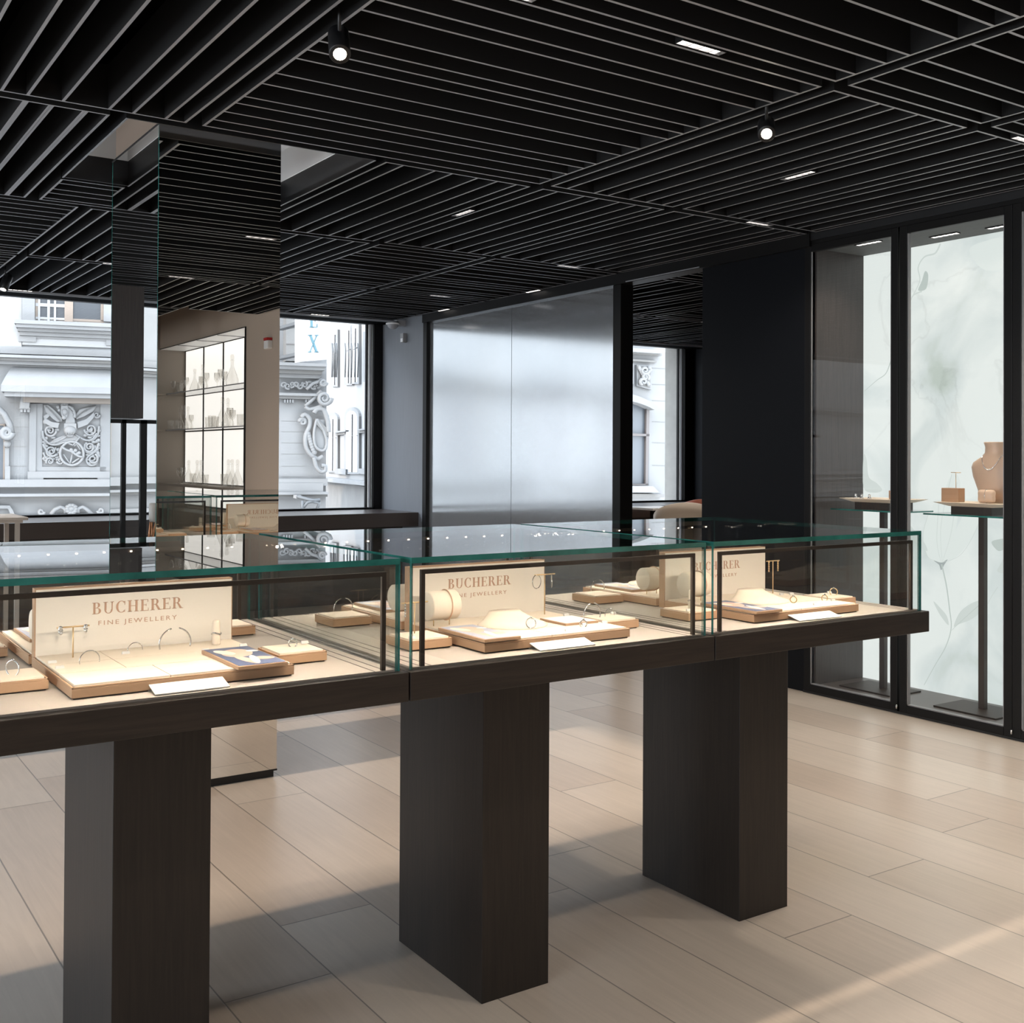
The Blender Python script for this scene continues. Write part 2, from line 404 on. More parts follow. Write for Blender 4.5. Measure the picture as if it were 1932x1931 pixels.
def struct(b, name, bevel=0.0, parent=None, label=None):
    o = b.build(name, parent, bevel)
    if not parent: tag(o, label, kind='structure')
    return o
def copy_tree(o, parent=None):
    c = o.copy(); col.objects.link(c); c.parent = parent
    for ch in list(o.children): copy_tree(ch, c)
    return c
def bx(*a): return MB().box(*a)

ZUP, ZMID, ZLOW = 2.118, 1.695, 1.07   # bar shelves
ZC = 2.74        # underside of the slatted ceiling
XR = 5.19        # right wall
# ================================================================== STRUCTURE
struct(bx(-4.4, 9.7, -4.1, 10.25, -0.08, 0.0, 'floor'), 'floor')
struct(bx(-4.4, 9.9, -4.3, 10.7, 3.12, 3.25, 'black_matt'), 'ceiling')
b = MB(); ys = [-4.2]
for a, c in LWIN: ys += [a, c]
ys.append(10.7)
for i in range(0, len(ys), 2): b.box(-4.5, -4.4, ys[i], ys[i+1], 0.3, 2.7, 'left_wall')
b.box(-4.5, -4.4, -4.2, 10.7, 0, 0.3, 'left_wall'); b.box(-4.5, -4.4, -4.2, 10.7, 2.7, 3.12, 'left_wall')
struct(b, 'wall_left')
for k, (a, c) in enumerate((LWIN[0], LWIN[2])):
    w = MB(); w.box(-4.49, -4.45, a, a+.05, .3, 2.7, 'frame_black'); w.box(-4.49, -4.45, c-.05, c, .3, 2.7, 'frame_black'); w.box(-4.49, -4.45, a, c, .3, .35, 'frame_black'); w.box(-4.49, -4.45, a, c, 2.65, 2.7, 'frame_black')
    tag(w.build('window_%d' % (k+6)), kind='structure')
struct(bx(-4.5, 6.3, -4.3, -4.1, 0, 3.12, 'taupe'), 'wall_back')
# bar wall behind the camera and its return
b = MB(); b.box(3.90, 4.3, -1.25, -0.2, 0, 3.12, 'plaster'); b.box(4.25, 4.4, -4.1, -1.25, 0, 3.12, 'plaster'); b.box(3.90, 4.25, -4.1, -1.25, 2.66, 3.12, 'plaster'); b.box(4.3, 6.3, -0.4, -0.2, 0, 3.12, 'plaster')
struct(b, 'wall_bar')
# right wall pieces
b = MB(); b.box(XR, XR+0.10, 9.20, WIN_Y, 0, 3.12, 'grey_panel'); struct(b, 'wall_right')
b = MB(); b.box(XR, XR+0.42, 4.56, 5.44, 0, 3.12, 'navy_panel'); struct(b, 'wall_right')
b = MB()
b.box(XR-0.03, XR+0.10, 4.5, 9.2, 2.665, 3.12, 'frame_black')
struct(b, 'trim_1')
b = MB(); b.box(XR-0.02, XR+0.10, 9.13, 9.20, 0, 2.665, 'frame_black'); b.box(XR-0.02, XR+0.10, 6.27, 6.36, 0, 2.665, 'frame_black')
b.box(XR-0.02, XR+0.10, 6.36, 9.13, 0, 0.03, 'frame_black')
struct(b, 'trim_2', 0.004)
b = MB(); b.box(XR+0.02, XR+0.03, 5.5, 6.2, 2.672, 2.69, 'blade_edge'); b.box(XR-0.034, XR-0.030, 5.44, 6.2, 2.668, 2.675, 'blade_edge'); struct(b, 'trim_3')
# rooms beyond the right wall
b = MB(); b.box(9.45, 9.6, -0.4, WIN_Y, 0, 3.12, 'navy_panel'); struct(b, 'wall_far_right')
b = MB(); b.box(5.80, 9.45, 4.4, 4.56, 0, 3.12, 'navy_panel'); b.box(6.2, 6.3, -0.4, 4.4, 0, 3.12, 'black'); struct(b, 'wall_far_back')
# window wall: ledge below, piers, head
b = MB()
xs = [-4.4]
for a, c in WINS: xs += [a, c]
xs.append(9.7)
for i in range(0, len(xs), 2):
    a, c = xs[i], xs[i+1]
    b.box(a, c, WIN_Y+0.05, WIN_Y+(0.19 if c < 9.5 else .35), 0, 3.12, 'jamb_stone')
    b.box(a, c, WIN_Y-0.03, WIN_Y+0.05, 0, ZC, 'frame_black')
for a, c in WINS:
    b.box(a, c, WIN_Y+0.05, WIN_Y+0.19, 0, 0.80, 'jamb_stone')
    b.box(a, c, WIN_Y-0.03, WIN_Y+0.05, 0, 0.86, 'frame_black')
    b.box(a, c, WIN_Y-0.03, WIN_Y+0.19, ZC+0.01, 3.12, 'black_matt')
struct(b, 'wall_window')
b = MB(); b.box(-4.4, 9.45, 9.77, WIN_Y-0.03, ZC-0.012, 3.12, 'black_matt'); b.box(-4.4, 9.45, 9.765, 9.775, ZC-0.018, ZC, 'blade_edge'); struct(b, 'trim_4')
for k, (a, c) in enumerate(WINS):
    w = MB()
    for i, t in enumerate((0.0, 0.028, 0.056)):
        y0 = WIN_Y-0.03+i*0.03
        for (p, q) in ((a+t, a+t+0.018), (c-t-0.018, c-t)):
            w.box(p, q, y0, y0+0.03, 0.86, ZC+0.01, 'grey_plastic' if i == 1 else 'frame_black')
    w.box(a, c, WIN_Y-0.03, WIN_Y+0.06, 0.86, 0.885, 'frame_black'); w.box(a, c, WIN_Y-0.03, WIN_Y+0.06, ZC-0.01, ZC+0.012, 'frame_black')
    fr = w.build('window_%d' % (k+1)); tag(fr, kind='structure')
    g = MB(); g.add([(a+.05, WIN_Y+0.02, .88), (c-.05, WIN_Y+0.02, .88), (c-.05, WIN_Y+0.02, ZC), (a+.05, WIN_Y+0.02, ZC)], [(0,1,2,3)], 'pane'); g.build('pane', fr)
    if k == 2:
        pass
# deep ledge under the windows
for nm, a, c, yb in (('window_ledge', -4.4, XR, 9.30), ('window_ledge', XR+0.10, 9.45, 9.30)):
    o = empty(nm, ((a+c)/2, 9.7, 0), 'long dark window ledge %s' % ('under the windows behind the mirrored column' if c < 6 else 'in the far room behind the sliding screen'), 'ledge')
    l = MB(); l.box(a-(a+c)/2, c-(a+c)/2, yb-9.7, WIN_Y-0.03-9.7, 0.735, 0.866, 'ledge'); l.build('ledge_top', o, 0.004)
    l = MB(); l.box(a-(a+c)/2, c-(a+c)/2, 9.62-9.7, WIN_Y-0.03-9.7, 0.0, 0.735, 'stained_panel'); l.build('apron', o)

# ------------------------------------------------------------------ slatted ceiling
BD, BT = 0.17, 0.0115
PAT = [.11,.125,.128,.092,.175,.13,.177,.095,.094,.127,.177,.093,.128,.09]
def cum(s, l, sign=1):
    r = [s]
    for d in l: r.append(r[-1]+sign*d)
    return r
def panel(x0, x1, y0, y1, d, pos):
    """frame blades round the panel, thinner blades inside; d is the direction the blades run"""
    b = MB()
    def blade(xa, xb, ya, yb):
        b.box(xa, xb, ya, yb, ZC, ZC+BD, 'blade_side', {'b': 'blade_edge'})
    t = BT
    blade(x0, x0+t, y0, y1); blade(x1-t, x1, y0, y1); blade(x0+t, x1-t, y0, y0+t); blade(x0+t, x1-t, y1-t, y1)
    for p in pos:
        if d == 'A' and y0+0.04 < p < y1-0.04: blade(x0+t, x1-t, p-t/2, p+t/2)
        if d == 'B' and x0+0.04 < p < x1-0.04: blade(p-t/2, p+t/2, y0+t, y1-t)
    struct(b, 'ceiling_panel')
ROWS = {0: (0.90, 2.63), 1: (2.69, 4.445), 2: (4.51, 6.225), 3: (6.29, 8.0), 4: (8.07, 9.76), -1: (-0.89, 0.84), -2: (-4.07, -0.95)}
def rowpos(r):
    y0, y1 = ROWS[r]; k = (y1-y0)/sum(PAT)
    if r in (1,): return [4.445-(q-0) for q in cum(0, [p*(1.745/1.741) for p in PAT])]
    if r == 0: return [2.624, 2.538, 2.41, 2.316, 2.14, 2.012, 1.928, 1.80, 1.71, 1.62, 1.49, 1.31, 1.21, 1.09, 0.98]
    return [y0+q*k for q in cum(0, PAT)]
NB = [3.215+q for q in cum(0, [.097,.169,.09,.143,.113,.113])]
NB2 = [4.09+q for q in cum(0, [.156,.169,.09,.09,.127,.164,.092,.124])]
NL = [1.401-q for q in cum(0, [.085,.126,.091,.17,.125,.09,.125,.165,.09,.13,.12,.17,.09,.13,.11,.16,.09,.12])]
N3 = [1.459,1.56,1.684,1.807,1.895,2.03,2.15,2.29,2.38,2.51,2.67,2.833,2.924,3.045]
N4 = [1.607,1.779,1.867,1.956,2.08,2.245,2.33,2.43,2.60,2.69,2.83,2.94,3.05]
CX = [(-4.4, -2.08), (-2.02, -0.33), (-0.27, 1.40), (1.465, 3.15), (3.215, 4.02), (4.09, 5.15)]
def leftpos(x1): return [x1+(p-1.401) for p in NL]
FX = [(5.30, 6.95), (7.02, 8.70), (8.77, 9.42)]
for r, (y0, y1) in ROWS.items():
    ps = rowpos(r)
    for i, (x0, x1) in enumerate(CX):
        if r < 0 and i >= 4 and r == -2: 
            continue
        if i == 4 and r <= -1: x1 = 3.88
        if i == 5 and r == -1: continue
        if r == 2 and i == 2:
            panel(x0, 1.119, y0, y1, 'B', [p-0.282 for p in NL] + [1.022, .898, .806]); continue
        if r == 2 and i == 3:
            panel(1.186, 2.276, 5.70, y1, 'A', [5.793, 5.932, 6.033, 6.162])
            panel(2.336, 3.14, y0, y1, 'B', [2.43, 2.599, 2.692, 2.835, 2.948, 3.06]); continue
        if i == 2 and r == 3: x1 = 1.40
        if i <= 2: d = 'B' if r in (1, 2, -1) else ('A' if r in (3, 0, 4) else 'B')
        elif i == 3: d = {1:'A', 0:'A', 3:'B', 4:'B', -1:'B', -2:'A'}[r]
        elif i == 4: d = {1:'B', 0:'A', 2:'B', 3:'A', 4:'A', -1:'B', -2:'A'}[r]
        else: d = {1:'B', 0:'A', 2:'B', 3:'A', 4:'A', -1:'B', -2:'A'}[r]
        if d == 'A': pos = ps
        else: pos = {3: (N3 if r == 3 else N4), 4: NB, 5: NB2}.get(i) or leftpos(x1)
        panel(x0, x1, y0, y1, d, pos)
    if r >= 2:
        for i, (x0, x1) in enumerate(FX):
            d = 'AB'[(i+r) % 2]
            panel(x0, x1, max(y0, 4.6), y1, d, ps if d == 'A' else [x0+q for q in cum(0, PAT) if x0+q < x1])
# recess round the column: light soffit, dark lower upstand
b = MB()
b.box(1.19, 2.276, 4.512, 5.64, 3.02, 3.05, 'soffit'); b.box(1.188, 1.192, 4.512, 5.64, 2.86, 3.02, 'soffit'); b.box(2.272, 2.276, 4.512, 5.64, 2.86, 3.02, 'soffit'); b.box(1.192, 2.272, 5.636, 5.64, 2.86, 3.02, 'soffit'); b.box(1.192, 2.272, 4.512, 4.516, 2.86, 3.02, 'soffit')
struct(b, 'ceiling', label='pale soffit in the ceiling recess round the mirrored column')
for (lx, ly, sx_, e_) in ((1.23, 5.1, 0.9, .3), (2.235, 5.1, 0.9, .40), (1.733, 4.55, 0.9, .8)):  # added uplights without a fitting, to brighten the soffit and upper column
    rl = bpy.data.lights.new('recess_fill', 'AREA'); rl.shape = 'RECTANGLE'; rl.size = sx_; rl.size_y = .03; rl.energy = e_; rl.color = (.93, .96, 1)
    ro = bpy.data.objects.new('recess_fill', rl); col.objects.link(ro); ro.location = (lx, ly, ZC+.02)
    ro.rotation_euler = (PI, 0, 0 if 1.5 < lx < 2 else PI/2)
b = MB()
for q in ((1.180, 1.188, 4.505, 5.65), (2.276, 2.284, 4.505, 5.65)):
    b.box(*q, ZC-0.002, 3.05, 'black'); b.box(*q, ZC-0.004, ZC-0.002, 'blade_edge')
for q in ((1.188, 2.276, 4.503, 4.511), (1.188, 2.276, 5.64, 5.648)):
    b.box(*q, ZC-0.002, 3.05, 'black')
struct(b, 'trim_5')

# ------------------------------------------------------------------ mirrored column
MX0, MX1, MY0, MY1 = 1.338, 1.868, 4.60, 5.34
o = empty('mirrored_column', ((MX0+MX1)/2, (MY0+MY1)/2, 0), 'square column clad floor to ceiling in mirror glass', 'column')
cx, cy_ = o.location.x, o.location.y
hx, hy = (MX1-MX0)/2, (MY1-MY0)/2
b = MB(); b.box(-hx+.012, hx-.012, -hy+.012, hy-.012, 0.0, 3.02, 'plaster'); b.build('core', o)
b = MB(); b.box(-hx+.010, hx-.010, -hy+.010, hy-.010, 0.0, 0.035, 'black'); b.build('plinth', o)
for (q, fc) in (((-hx, hx, -hy, -hy+.008), '-y'), ((-hx, hx, hy-.008, hy), '+y'), ((-hx, -hx+.008, -hy+.0085, hy-.0085), '-x'), ((hx-.008, hx, -hy+.0085, hy-.0085), '+x')):
    b = MB(); b.box(*q, 0.035, 2.765, 'teal_edge', {fc: 'mirror'}); b.build('mirror_panel', o)
b = MB(); b.box(-hx-.002, hx+.002, -hy-.002, hy+.002, 2.765, 2.772, 'black'); b.box(-hx-.002, hx+.002, -hy-.002, hy+.002, 0.028, 0.035, 'black'); b.build('edge_rail', o)

# ------------------------------------------------------------------ sliding screen
o = empty('sliding_screen', (XR+0.03, 7.745, 0), 'tall white mesh-glass sliding screen of two sheets in a black frame', 'screen')
for (a, c) in ((-1.385, 0.0), (0.006, 1.385)):
    b = MB(); b.box(-0.012, 0.0, a, c, 0.03, 2.665, 'mesh_glass'); b.build('glass_sheet', o)
MB().box(.001, .02, -.02, .026, .03, 2.665, 'black_matt').build('joint_strip', o)

# ================================================================== LAMPS
def spot_light(name, loc, energy, ang, parent=None, aim=None, color=(1, .86, .70), blend=0.6, r=0.03):
    l = bpy.data.lights.new(name, 'SPOT'); l.energy = energy; l.color = color; l.spot_size = math.radians(ang); l.spot_blend = blend; l.shadow_soft_size = r
    o = bpy.data.objects.new(name, l); col.objects.link(o); o.location = loc
    if aim is not None: o.rotation_euler = (Vector(aim)-Vector(loc)).to_track_quat('-Z', 'Y').to_euler()
    if parent: o.parent = parent
    return o
def downlight(x, y, d, label, cells=5, energy=16, z=ZC, ln=0.19, wd=0.034, dep=0.035):
    o = empty('linear_downlight', (x, y, z), label, 'ceiling light', 'linear downlights in the gaps of the slatted ceiling' if z > 2.7 else 'linear downlights in the showcase ceiling')
    hl, hw = ln/2, wd/2
    def bb(m, a0, a1, c0, c1, z0, z1, mt, fc=None):
        if d == 'A': m.box(a0, a1, c0, c1, z0, z1, mt)
        else: m.box(c0, c1, a0, a1, z0, z1, mt)
    b = MB()
    bb(b, -hl, hl, -hw-.002, -hw, 0.0, dep, 'black'); bb(b, -hl, hl, hw, hw+.002, 0.0, dep, 'black'); bb(b, -hl-.002, -hl, -hw-.002, hw+.002, 0, dep, 'black'); bb(b, hl, hl+.002, -hw-.002, hw+.002, 0, dep, 'black')
    bb(b, -hl, hl, -hw, hw, dep-.002, dep, 'black')
    b.build('housing', o)
    cw = ln/cells
    b = MB()
    for i in range(1, cells): bb(b, -hl+i*cw-.0015, -hl+i*cw+.0015, -hw, hw, 0.0, min(.02, dep*.6), 'louvre')
    bb(b, -hl, hl, -hw, -hw+.002, 0.0, min(.02, dep*.6), 'louvre'); bb(b, -hl, hl, hw-.002, hw, 0.0, min(.02, dep*.6), 'louvre')
    b.build('louvre', o)
    for i in range(cells):
        b = MB(); bb(b, -hl+i*cw+.004, -hl+(i+1)*cw-.004, -hw+.004, hw-.004, min(.010, dep*.4), min(.014, dep*.6), 'downlight_cell'); b.build('led_cell', o)
    if energy: spot_light('lamp_light', (0, 0, -0.01), energy, 125, o, blend=0.9, r=0.05, color=(1, .87, .73))
    return o
DL = [(2.53, 2.662, 'A', 'linear downlight nearest the camera, between the two hanging round spotlights', 4),
 (1.77, 2.662, 'A', 'linear downlight cut by the top edge of the picture', 5),
 (4.055, 3.61, 'B', 'linear downlight just below the right hand round spotlight', 5),
 (4.715, 4.477, 'A', 'linear downlight nearest the top of the dark panel wall', 5),
 (3.182, 5.22, 'B', 'linear downlight in the panel gap right of the mirrored column', 6),
 (4.69, 6.255, 'A', 'linear downlight above the right part of the white sliding screen', 6),
 (4.68, 8.035, 'A', 'linear downlight above the left part of the white sliding screen', 6),
 (5.160, 7.33, 'B', 'linear downlight touching the head of the sliding screen, the nearer of two', 6),
 (5.160, 8.75, 'B', 'linear downlight touching the head of the sliding screen, the farther of two', 6),
 (4.36, 9.755, 'A', 'linear downlight over the window right of the column', 5),
 (2.05, 8.035, 'A', 'linear downlight just left of the column', 5),
 (1.72, 9.755, 'A', 'linear downlight over the window at the far left', 5)]
for (x, y, d, lb, n_) in DL:
    if y > 9.7: y = 9.735
    if abs(x-5.16) < .01: x = 5.128
    downlight(x, y, d, lb, n_, energy=0 if x > 5.1 else 22, z=ZC if not (y > 9.7 or x > 5.1) else ZC-0.006, dep=.035 if not (y > 9.7 or x > 5.1) else .006)
for (x, y, lb) in ((7.75, 8.035, 'linear downlight in the ceiling of the far room, seen through the opening'), (6.6, 8.035, 'added unseen downlight of the far room behind the sliding screen, the farther'), (6.4, 6.257, 'added unseen downlight of the far room behind the sliding screen, the nearer'), (8.2, 6.257, 'added unseen downlight of the far room, nearest its right wall')):
    downlight(x, y, 'A', lb, 6, energy=45)  # all but the first added, unseen, to brighten the far room and screen
# fill lamps added out of view to brighten the near floor
for (x, y) in ((0.8, 0.87), (2.6, 0.87), (4.3, 0.87), (0.3, -0.92), (2.4, -0.92), (4.4, 2.66)):
    o = downlight(x, y, 'A', 'unseen linear downlight added as fill for the near floor', 5, energy=85 if x > 4 else 46)
def spot_head(x, y, aim, label, energy):
    o = empty('round_spotlight', (x, y, ZC), label, 'spotlight', 'round spotlights hung from the ceiling')
    b = MB(); b.tube([(0, 0, 0.12), (0, 0, -0.055)], 0.006, 'black'); b.build('stem', o)
    b = MB(); b.box(-.012, .012, -.05, .05, 0.05, 0.075, 'black'); b.build('track_adapter', o)
    ctr = Vector((0, 0, -0.085)); d = (Vector(aim)-(Vector((x, y, ZC))+ctr)).normalized()
    b = MB(); b.lathe([(0.0, -.075), (0.030, -.075), (0.033, -.07), (0.033, 0.048), (0.030, 0.05)], (0, 0, 0), 'black', 24)
    q = Vector((0, 0, 1)).rotation_difference(d)
    b.xf(lambda v: ctr+q @ Vector(v)); b.build('head', o)
    b = MB(); b.lathe([(0.0, 0.047), (0.029, 0.047), (0.030, 0.0495), (0.0, 0.051)], (0, 0, 0), 'spot_lens', 24); b.xf(lambda v: ctr+q @ Vector(v)); b.build('lens', o)
    lp = ctr+d*0.065
    s = spot_light('lamp_light', lp, energy, 60, o, r=0.03, blend=0.5); s.rotation_euler = d.to_track_quat('-Z', 'Y').to_euler()
    return o
spot_head(1.448, 3.108, (0.75, 1.35, 0.5), 'round black spotlight nearest the mirrored column, lit and tilted left', 40)
spot_head(3.165, 2.972, (1.4, 1.25, 1.0), 'round black spotlight near the middle of the ceiling, facing the camera', 40)
spot_head(1.464, 8.87, (0.6, 8.1, 0.4), 'round black spotlight at the left picture edge over the window', 20)
spot_head(3.182, -1.9, (3.3, -0.2, 1.3), 'lit round spotlight seen only in the column mirror, left of the shelves', 12)
spot_head(3.182, -2.5, (3.0, -3.1, 1.2), 'unlit side of a round spotlight seen in the column mirror', 8)

# ================================================================== SHOWCASES IN THE RIGHT WALL
SX0, SX1 = XR, 5.64
o = MB()
o.box(SX0, 6.2, 4.50, 4.56, 0, 3.12, 'navy_panel')
struct(o, 'wall_showcase_end')
NY0 = -0.2
struct(bx(SX0+.02, SX1+.06, NY0, 4.50, 0.0, 0.05, 'niche_floor'), 'floor_showcase')
struct(bx(SX0+.02, SX1+.06, NY0, 4.50, 2.655, 2.70, 'niche_soffit'), 'ceiling_showcase')
struct(bx(SX0+.02, SX1, 4.488, 4.4995, 0.05, 2.655, 'stained_panel'), 'wall_showcase_side')
struct(bx(SX0-.02, SX1+.06, NY0, 4.56, 2.70, 3.12, 'black'), 'trim_7')
b = MB(); b.box(SX1, SX1+.02, NY0, 4.488, 0.05, 2.655, 'art'); backdrop = b.build('backlit_backdrop'); tag(backdrop, 'long backlit pale green watercolour backdrop behind the wall showcases', 'backdrop')
# framed glass fronts
edges = [(4.506, 3.936), (3.832, 3.259), (3.166, 2.595), (2.50, 1.93), (1.83, 1.26)]
names = ['leftmost', 'middle', 'right hand', 'fourth', 'fifth']
for i, (ya, yb) in enumerate(edges):
    o = empty('showcase_door', (XR, (ya+yb)/2, 0), 'black framed glass showcase door, %s of the row in the right wall' % names[i], 'showcase door', 'glass showcase doors in the right wall')
    h = (ya-yb)/2; f = 0.046
    b = MB()
    for (p, q, z0, z1) in ((-h-f, -h, 0.012, 2.68), (h, h+f, 0.012, 2.68)): b.box(-.012, .022, p, q, z0, z1, 'frame_black')
    b.box(-.012, .022, -h, h, 2.634, 2.68, 'frame_black'); b.box(-.012, .022, -h, h, 0.012, 0.055, 'frame_black')
    b.build('frame', o, 0.003)
    b = MB()
    for (p, q) in ((-h, -h+.006), (h-.006, h)): b.box(-.006, .016, p, q, 0.055, 2.634, 'grey_plastic')
    b.box(-.006, .016, -h, h, 0.055, 0.061, 'grey_plastic')
    b.build('glazing_bead', o)
    b = MB(); b.add([(0.0, -h, .055), (0.0, h, .055), (0.0, h, 2.634), (0.0, -h, 2.634)], [(0,1,2,3)], 'pane'); b.build('glass', o)
    if i < 3:
        b = MB(); b.tube([(-.02, -h-f-.002, .03), (-.02, -h-f-.002, .05)], .005, 'silver', 8); b.build('pivot', o)
b = MB(); b.box(XR-.01, XR+.03, NY0, 4.56, 0.0, 0.012, 'black'); b.box(XR-.01, XR+.03, NY0, 4.56, 2.68, 2.74, 'frame_black')
b.box(XR, XR+.03, NY0, 1.21, 0.012, 2.68, 'frame_black'); struct(b, 'trim_6')
for (px, py, lb) in ((1638, 459, 'short downlight in the showcase ceiling behind the leftmost door'), (1782, 444, 'short downlight in the showcase ceiling behind the middle door'), (1890, 427, 'short downlight in the showcase ceiling beside the black mullion')):
    p = onz(px, py, 2.652)
    downlight(min(max(p.x, 5.3), 5.5), p.y, 'B', lb, 5, energy=13, z=2.649, ln=0.17, dep=.006)
downlight(5.42, 2.6, 'B', 'short downlight in the showcase ceiling behind the right hand door', 5, energy=13, z=2.649, ln=0.17, dep=.006)

# watercolour flowers printed on the backdrop
def art(px, py): 
    p = onx(px, py, SX1); return (p.y, p.z)
fl = MB()
_lay = [0]
def petal(pts, mname, t=0.0006):
    _lay[0] += 1
    q = [art(*p) for p in pts]; n_ = len(q)
    x1 = SX1-0.0010-0.00012*_lay[0]
    fl.add([(x1, a, z) for (a, z) in q], [tuple(range(n_))], mname)
def smooth(pts, k=6):
    out = []; n_ = len(pts)
    for i in range(n_):
        p0, p1, p2, p3 = pts[i-1], pts[i], pts[(i+1)%n_], pts[(i+2)%n_]
        for j in range(k):
            t = j/k
            out.append(tuple(0.5*((2*p1[c])+(-p0[c]+p2[c])*t+(2*p0[c]-5*p1[c]+4*p2[c]-p3[c])*t*t+(-p0[c]+3*p1[c]-3*p2[c]+p3[c])*t**3) for c in (0, 1)))
    return out
def stroke(pts, w, mname):
    _lay[0] += 1
    q = [art(*p) for p in pts]; x1 = SX1-0.0012-0.00012*_lay[0]
    L_ = []; R_ = []
    for i, p in enumerate(q):
        a = q[max(i-1, 0)]; c = q[min(i+1, len(q)-1)]
        d = (c[0]-a[0], c[1]-a[1]); l = math.hypot(*d) or 1; nn = (-d[1]/l, d[0]/l)
        ww = w*(0.4+0.6*i/len(q))
        L_.append((x1, p[0]+nn[0]*ww, p[1]+nn[1]*ww)); R_.append((x1, p[0]-nn[0]*ww, p[1]-nn[1]*ww))
    vs = L_+R_; n_ = len(q)
    fl.add(vs, [(i, i+1, n_+i+1, n_+i) for i in range(n_-1)], mname)
def curve(pts, k=8):
    out = []
    for i in range(len(pts)-1):
        p0 = pts[max(i-1, 0)]; p1 = pts[i]; p2 = pts[i+1]; p3 = pts[min(i+2, len(pts)-1)]
        for j in range(k):
            t = j/k
            out.append(tuple(0.5*((2*p1[c])+(-p0[c]+p2[c])*t+(2*p0[c]-5*p1[c]+4*p2[c]-p3[c])*t*t+(-p0[c]+3*p1[c]-3*p2[c]+p3[c])*t**3) for c in (0, 1)))
    out.append(pts[-1]); return out
petal(smooth([(1776, 1062), (1752, 1052), (1742, 1010), (1752, 970), (1772, 945), (1790, 990), (1788, 1040)]), 'petal_pale')
petal(smooth([(1776, 1062), (1772, 1010), (1782, 930), (1798, 895), (1812, 912), (1806, 985), (1792, 1045)]), 'petal_pale')
petal(smooth([(1778, 1062), (1795, 1020), (1825, 960), (1850, 950), (1846, 990), (1820, 1035), (1795, 1058)]), 'petal_pale')
for c in ([(1776, 1062), (1768, 1020), (1772, 945)], [(1776, 1062), (1750, 1050), (1742, 1010), (1752, 970)], [(1778, 1062), (1796, 1000), (1806, 910)], [(1778, 1062), (1776, 990), (1796, 895)], [(1778, 1062), (1815, 1045), (1846, 990), (1850, 950)]):
    stroke(curve(c), 0.0022, 'petal_mid')
petal(smooth([(1762, 1058), (1776, 1062), (1788, 1056), (1782, 1066), (1776, 1076), (1772, 1066)]), 'stem_ink')
stroke(curve([(1744, 1293), (1765, 1255), (1785, 1220), (1795, 1185), (1792, 1150), (1786, 1105), (1777, 1065)]), 0.0045, 'petal_ink')
petal(smooth([(1800, 1182), (1812, 1155), (1835, 1138), (1855, 1134), (1852, 1152), (1835, 1168), (1810, 1178)]), 'petal_mid')
petal(smooth([(1790, 1180), (1777, 1165), (1767, 1148), (1762, 1135), (1775, 1148), (1787, 1163)]), 'petal_mid')
stroke(curve([(1796, 1190), (1806, 1180), (1830, 1158), (1854, 1137)]), 0.002, 'petal_ink')
stroke(curve([(1864, 1140), (1872, 1125), (1883, 1108)]), 0.003, 'petal_mid')
petal(smooth([(1714, 990), (1725, 1000), (1745, 1025), (1750, 1040), (1735, 1030), (1716, 1010)]), 'petal_mid')
petal(smooth([(1872, 1022), (1885, 1018), (1897, 1018), (1897, 1034), (1885, 1040), (1874, 1030)]), 'petal_ink')
petal(smooth([(1882, 1078), (1890, 1062), (1897, 1050), (1897, 1080)]), 'petal_mid')
stroke(curve([(1722, 560), (1736, 530), (1733, 505), (1745, 485), (1765, 478), (1775, 460)]), 0.006, 'petal_mid')
petal(smooth([(1733, 548), (1748, 545), (1752, 520), (1746, 512), (1740, 530)]), 'petal_ink')
stroke(curve([(1714, 590), (1722, 560), (1740, 550)]), 0.005, 'petal_mid')
stroke(curve([(1632, 738), (1655, 718), (1672, 705), (1682, 680)]), 0.004, 'petal_ink')
petal(smooth([(1830, 470), (1860, 455), (1895, 452), (1896, 500), (1870, 512), (1845, 500)]), 'petal_pale')
petal(smooth([(1640, 900), (1636, 868), (1630, 860), (1630, 920), (1650, 930), (1665, 925), (1655, 912)]), 'petal_mid')
f = fl.build('printed_flowers', backdrop)

# pedestal stands inside the showcases
def pedestal(x, y, label):
    o = empty('display_pedestal', (x, y, 0.05), label, 'display stand', 'bronze display pedestals in the wall showcases')
    b = MB(); b.box(-.15, .12, -.17, .20, 0, .008, 'seal'); b.build('base_plate', o, .002)
    b = MB(); b.box(-.017, .017, -.017, .017, .008, 1.05, 'seal'); b.build('pole', o, .002)
    b = MB(); b.box(-.11, .11, -.12, .12, 1.052, 1.108, 'seal'); b.build('block', o, .002)
    b = MB(); b.box(-.15, .14, -.235, .265, 1.044, 1.052, 'case_glass', {'-x': 'teal_edge', '-y': 'teal_edge', '+y': 'teal_edge'}); b.build('glass_shelf', o)
    b = MB(); b.hexa([(-.11, -.13, 1.095), (.11, -.13, 1.095), (.11, .13, 1.095), (-.11, .13, 1.095)][::1], [(-.15, -.205, 1.116), (.14, -.205, 1.116), (.14, .205, 1.116), (-.15, .205, 1.116)], 'pad')
    b.build('table_top', o)
    return o
pedestal(5.45, 4.19, 'thin bronze display pedestal behind the leftmost showcase door')
pedestal(5.45, 3.55, 'thin bronze display pedestal carrying the neck bust')
pedestal(5.45, 2.88, 'thin bronze display pedestal behind the right hand showcase door')
TT = 1.1665
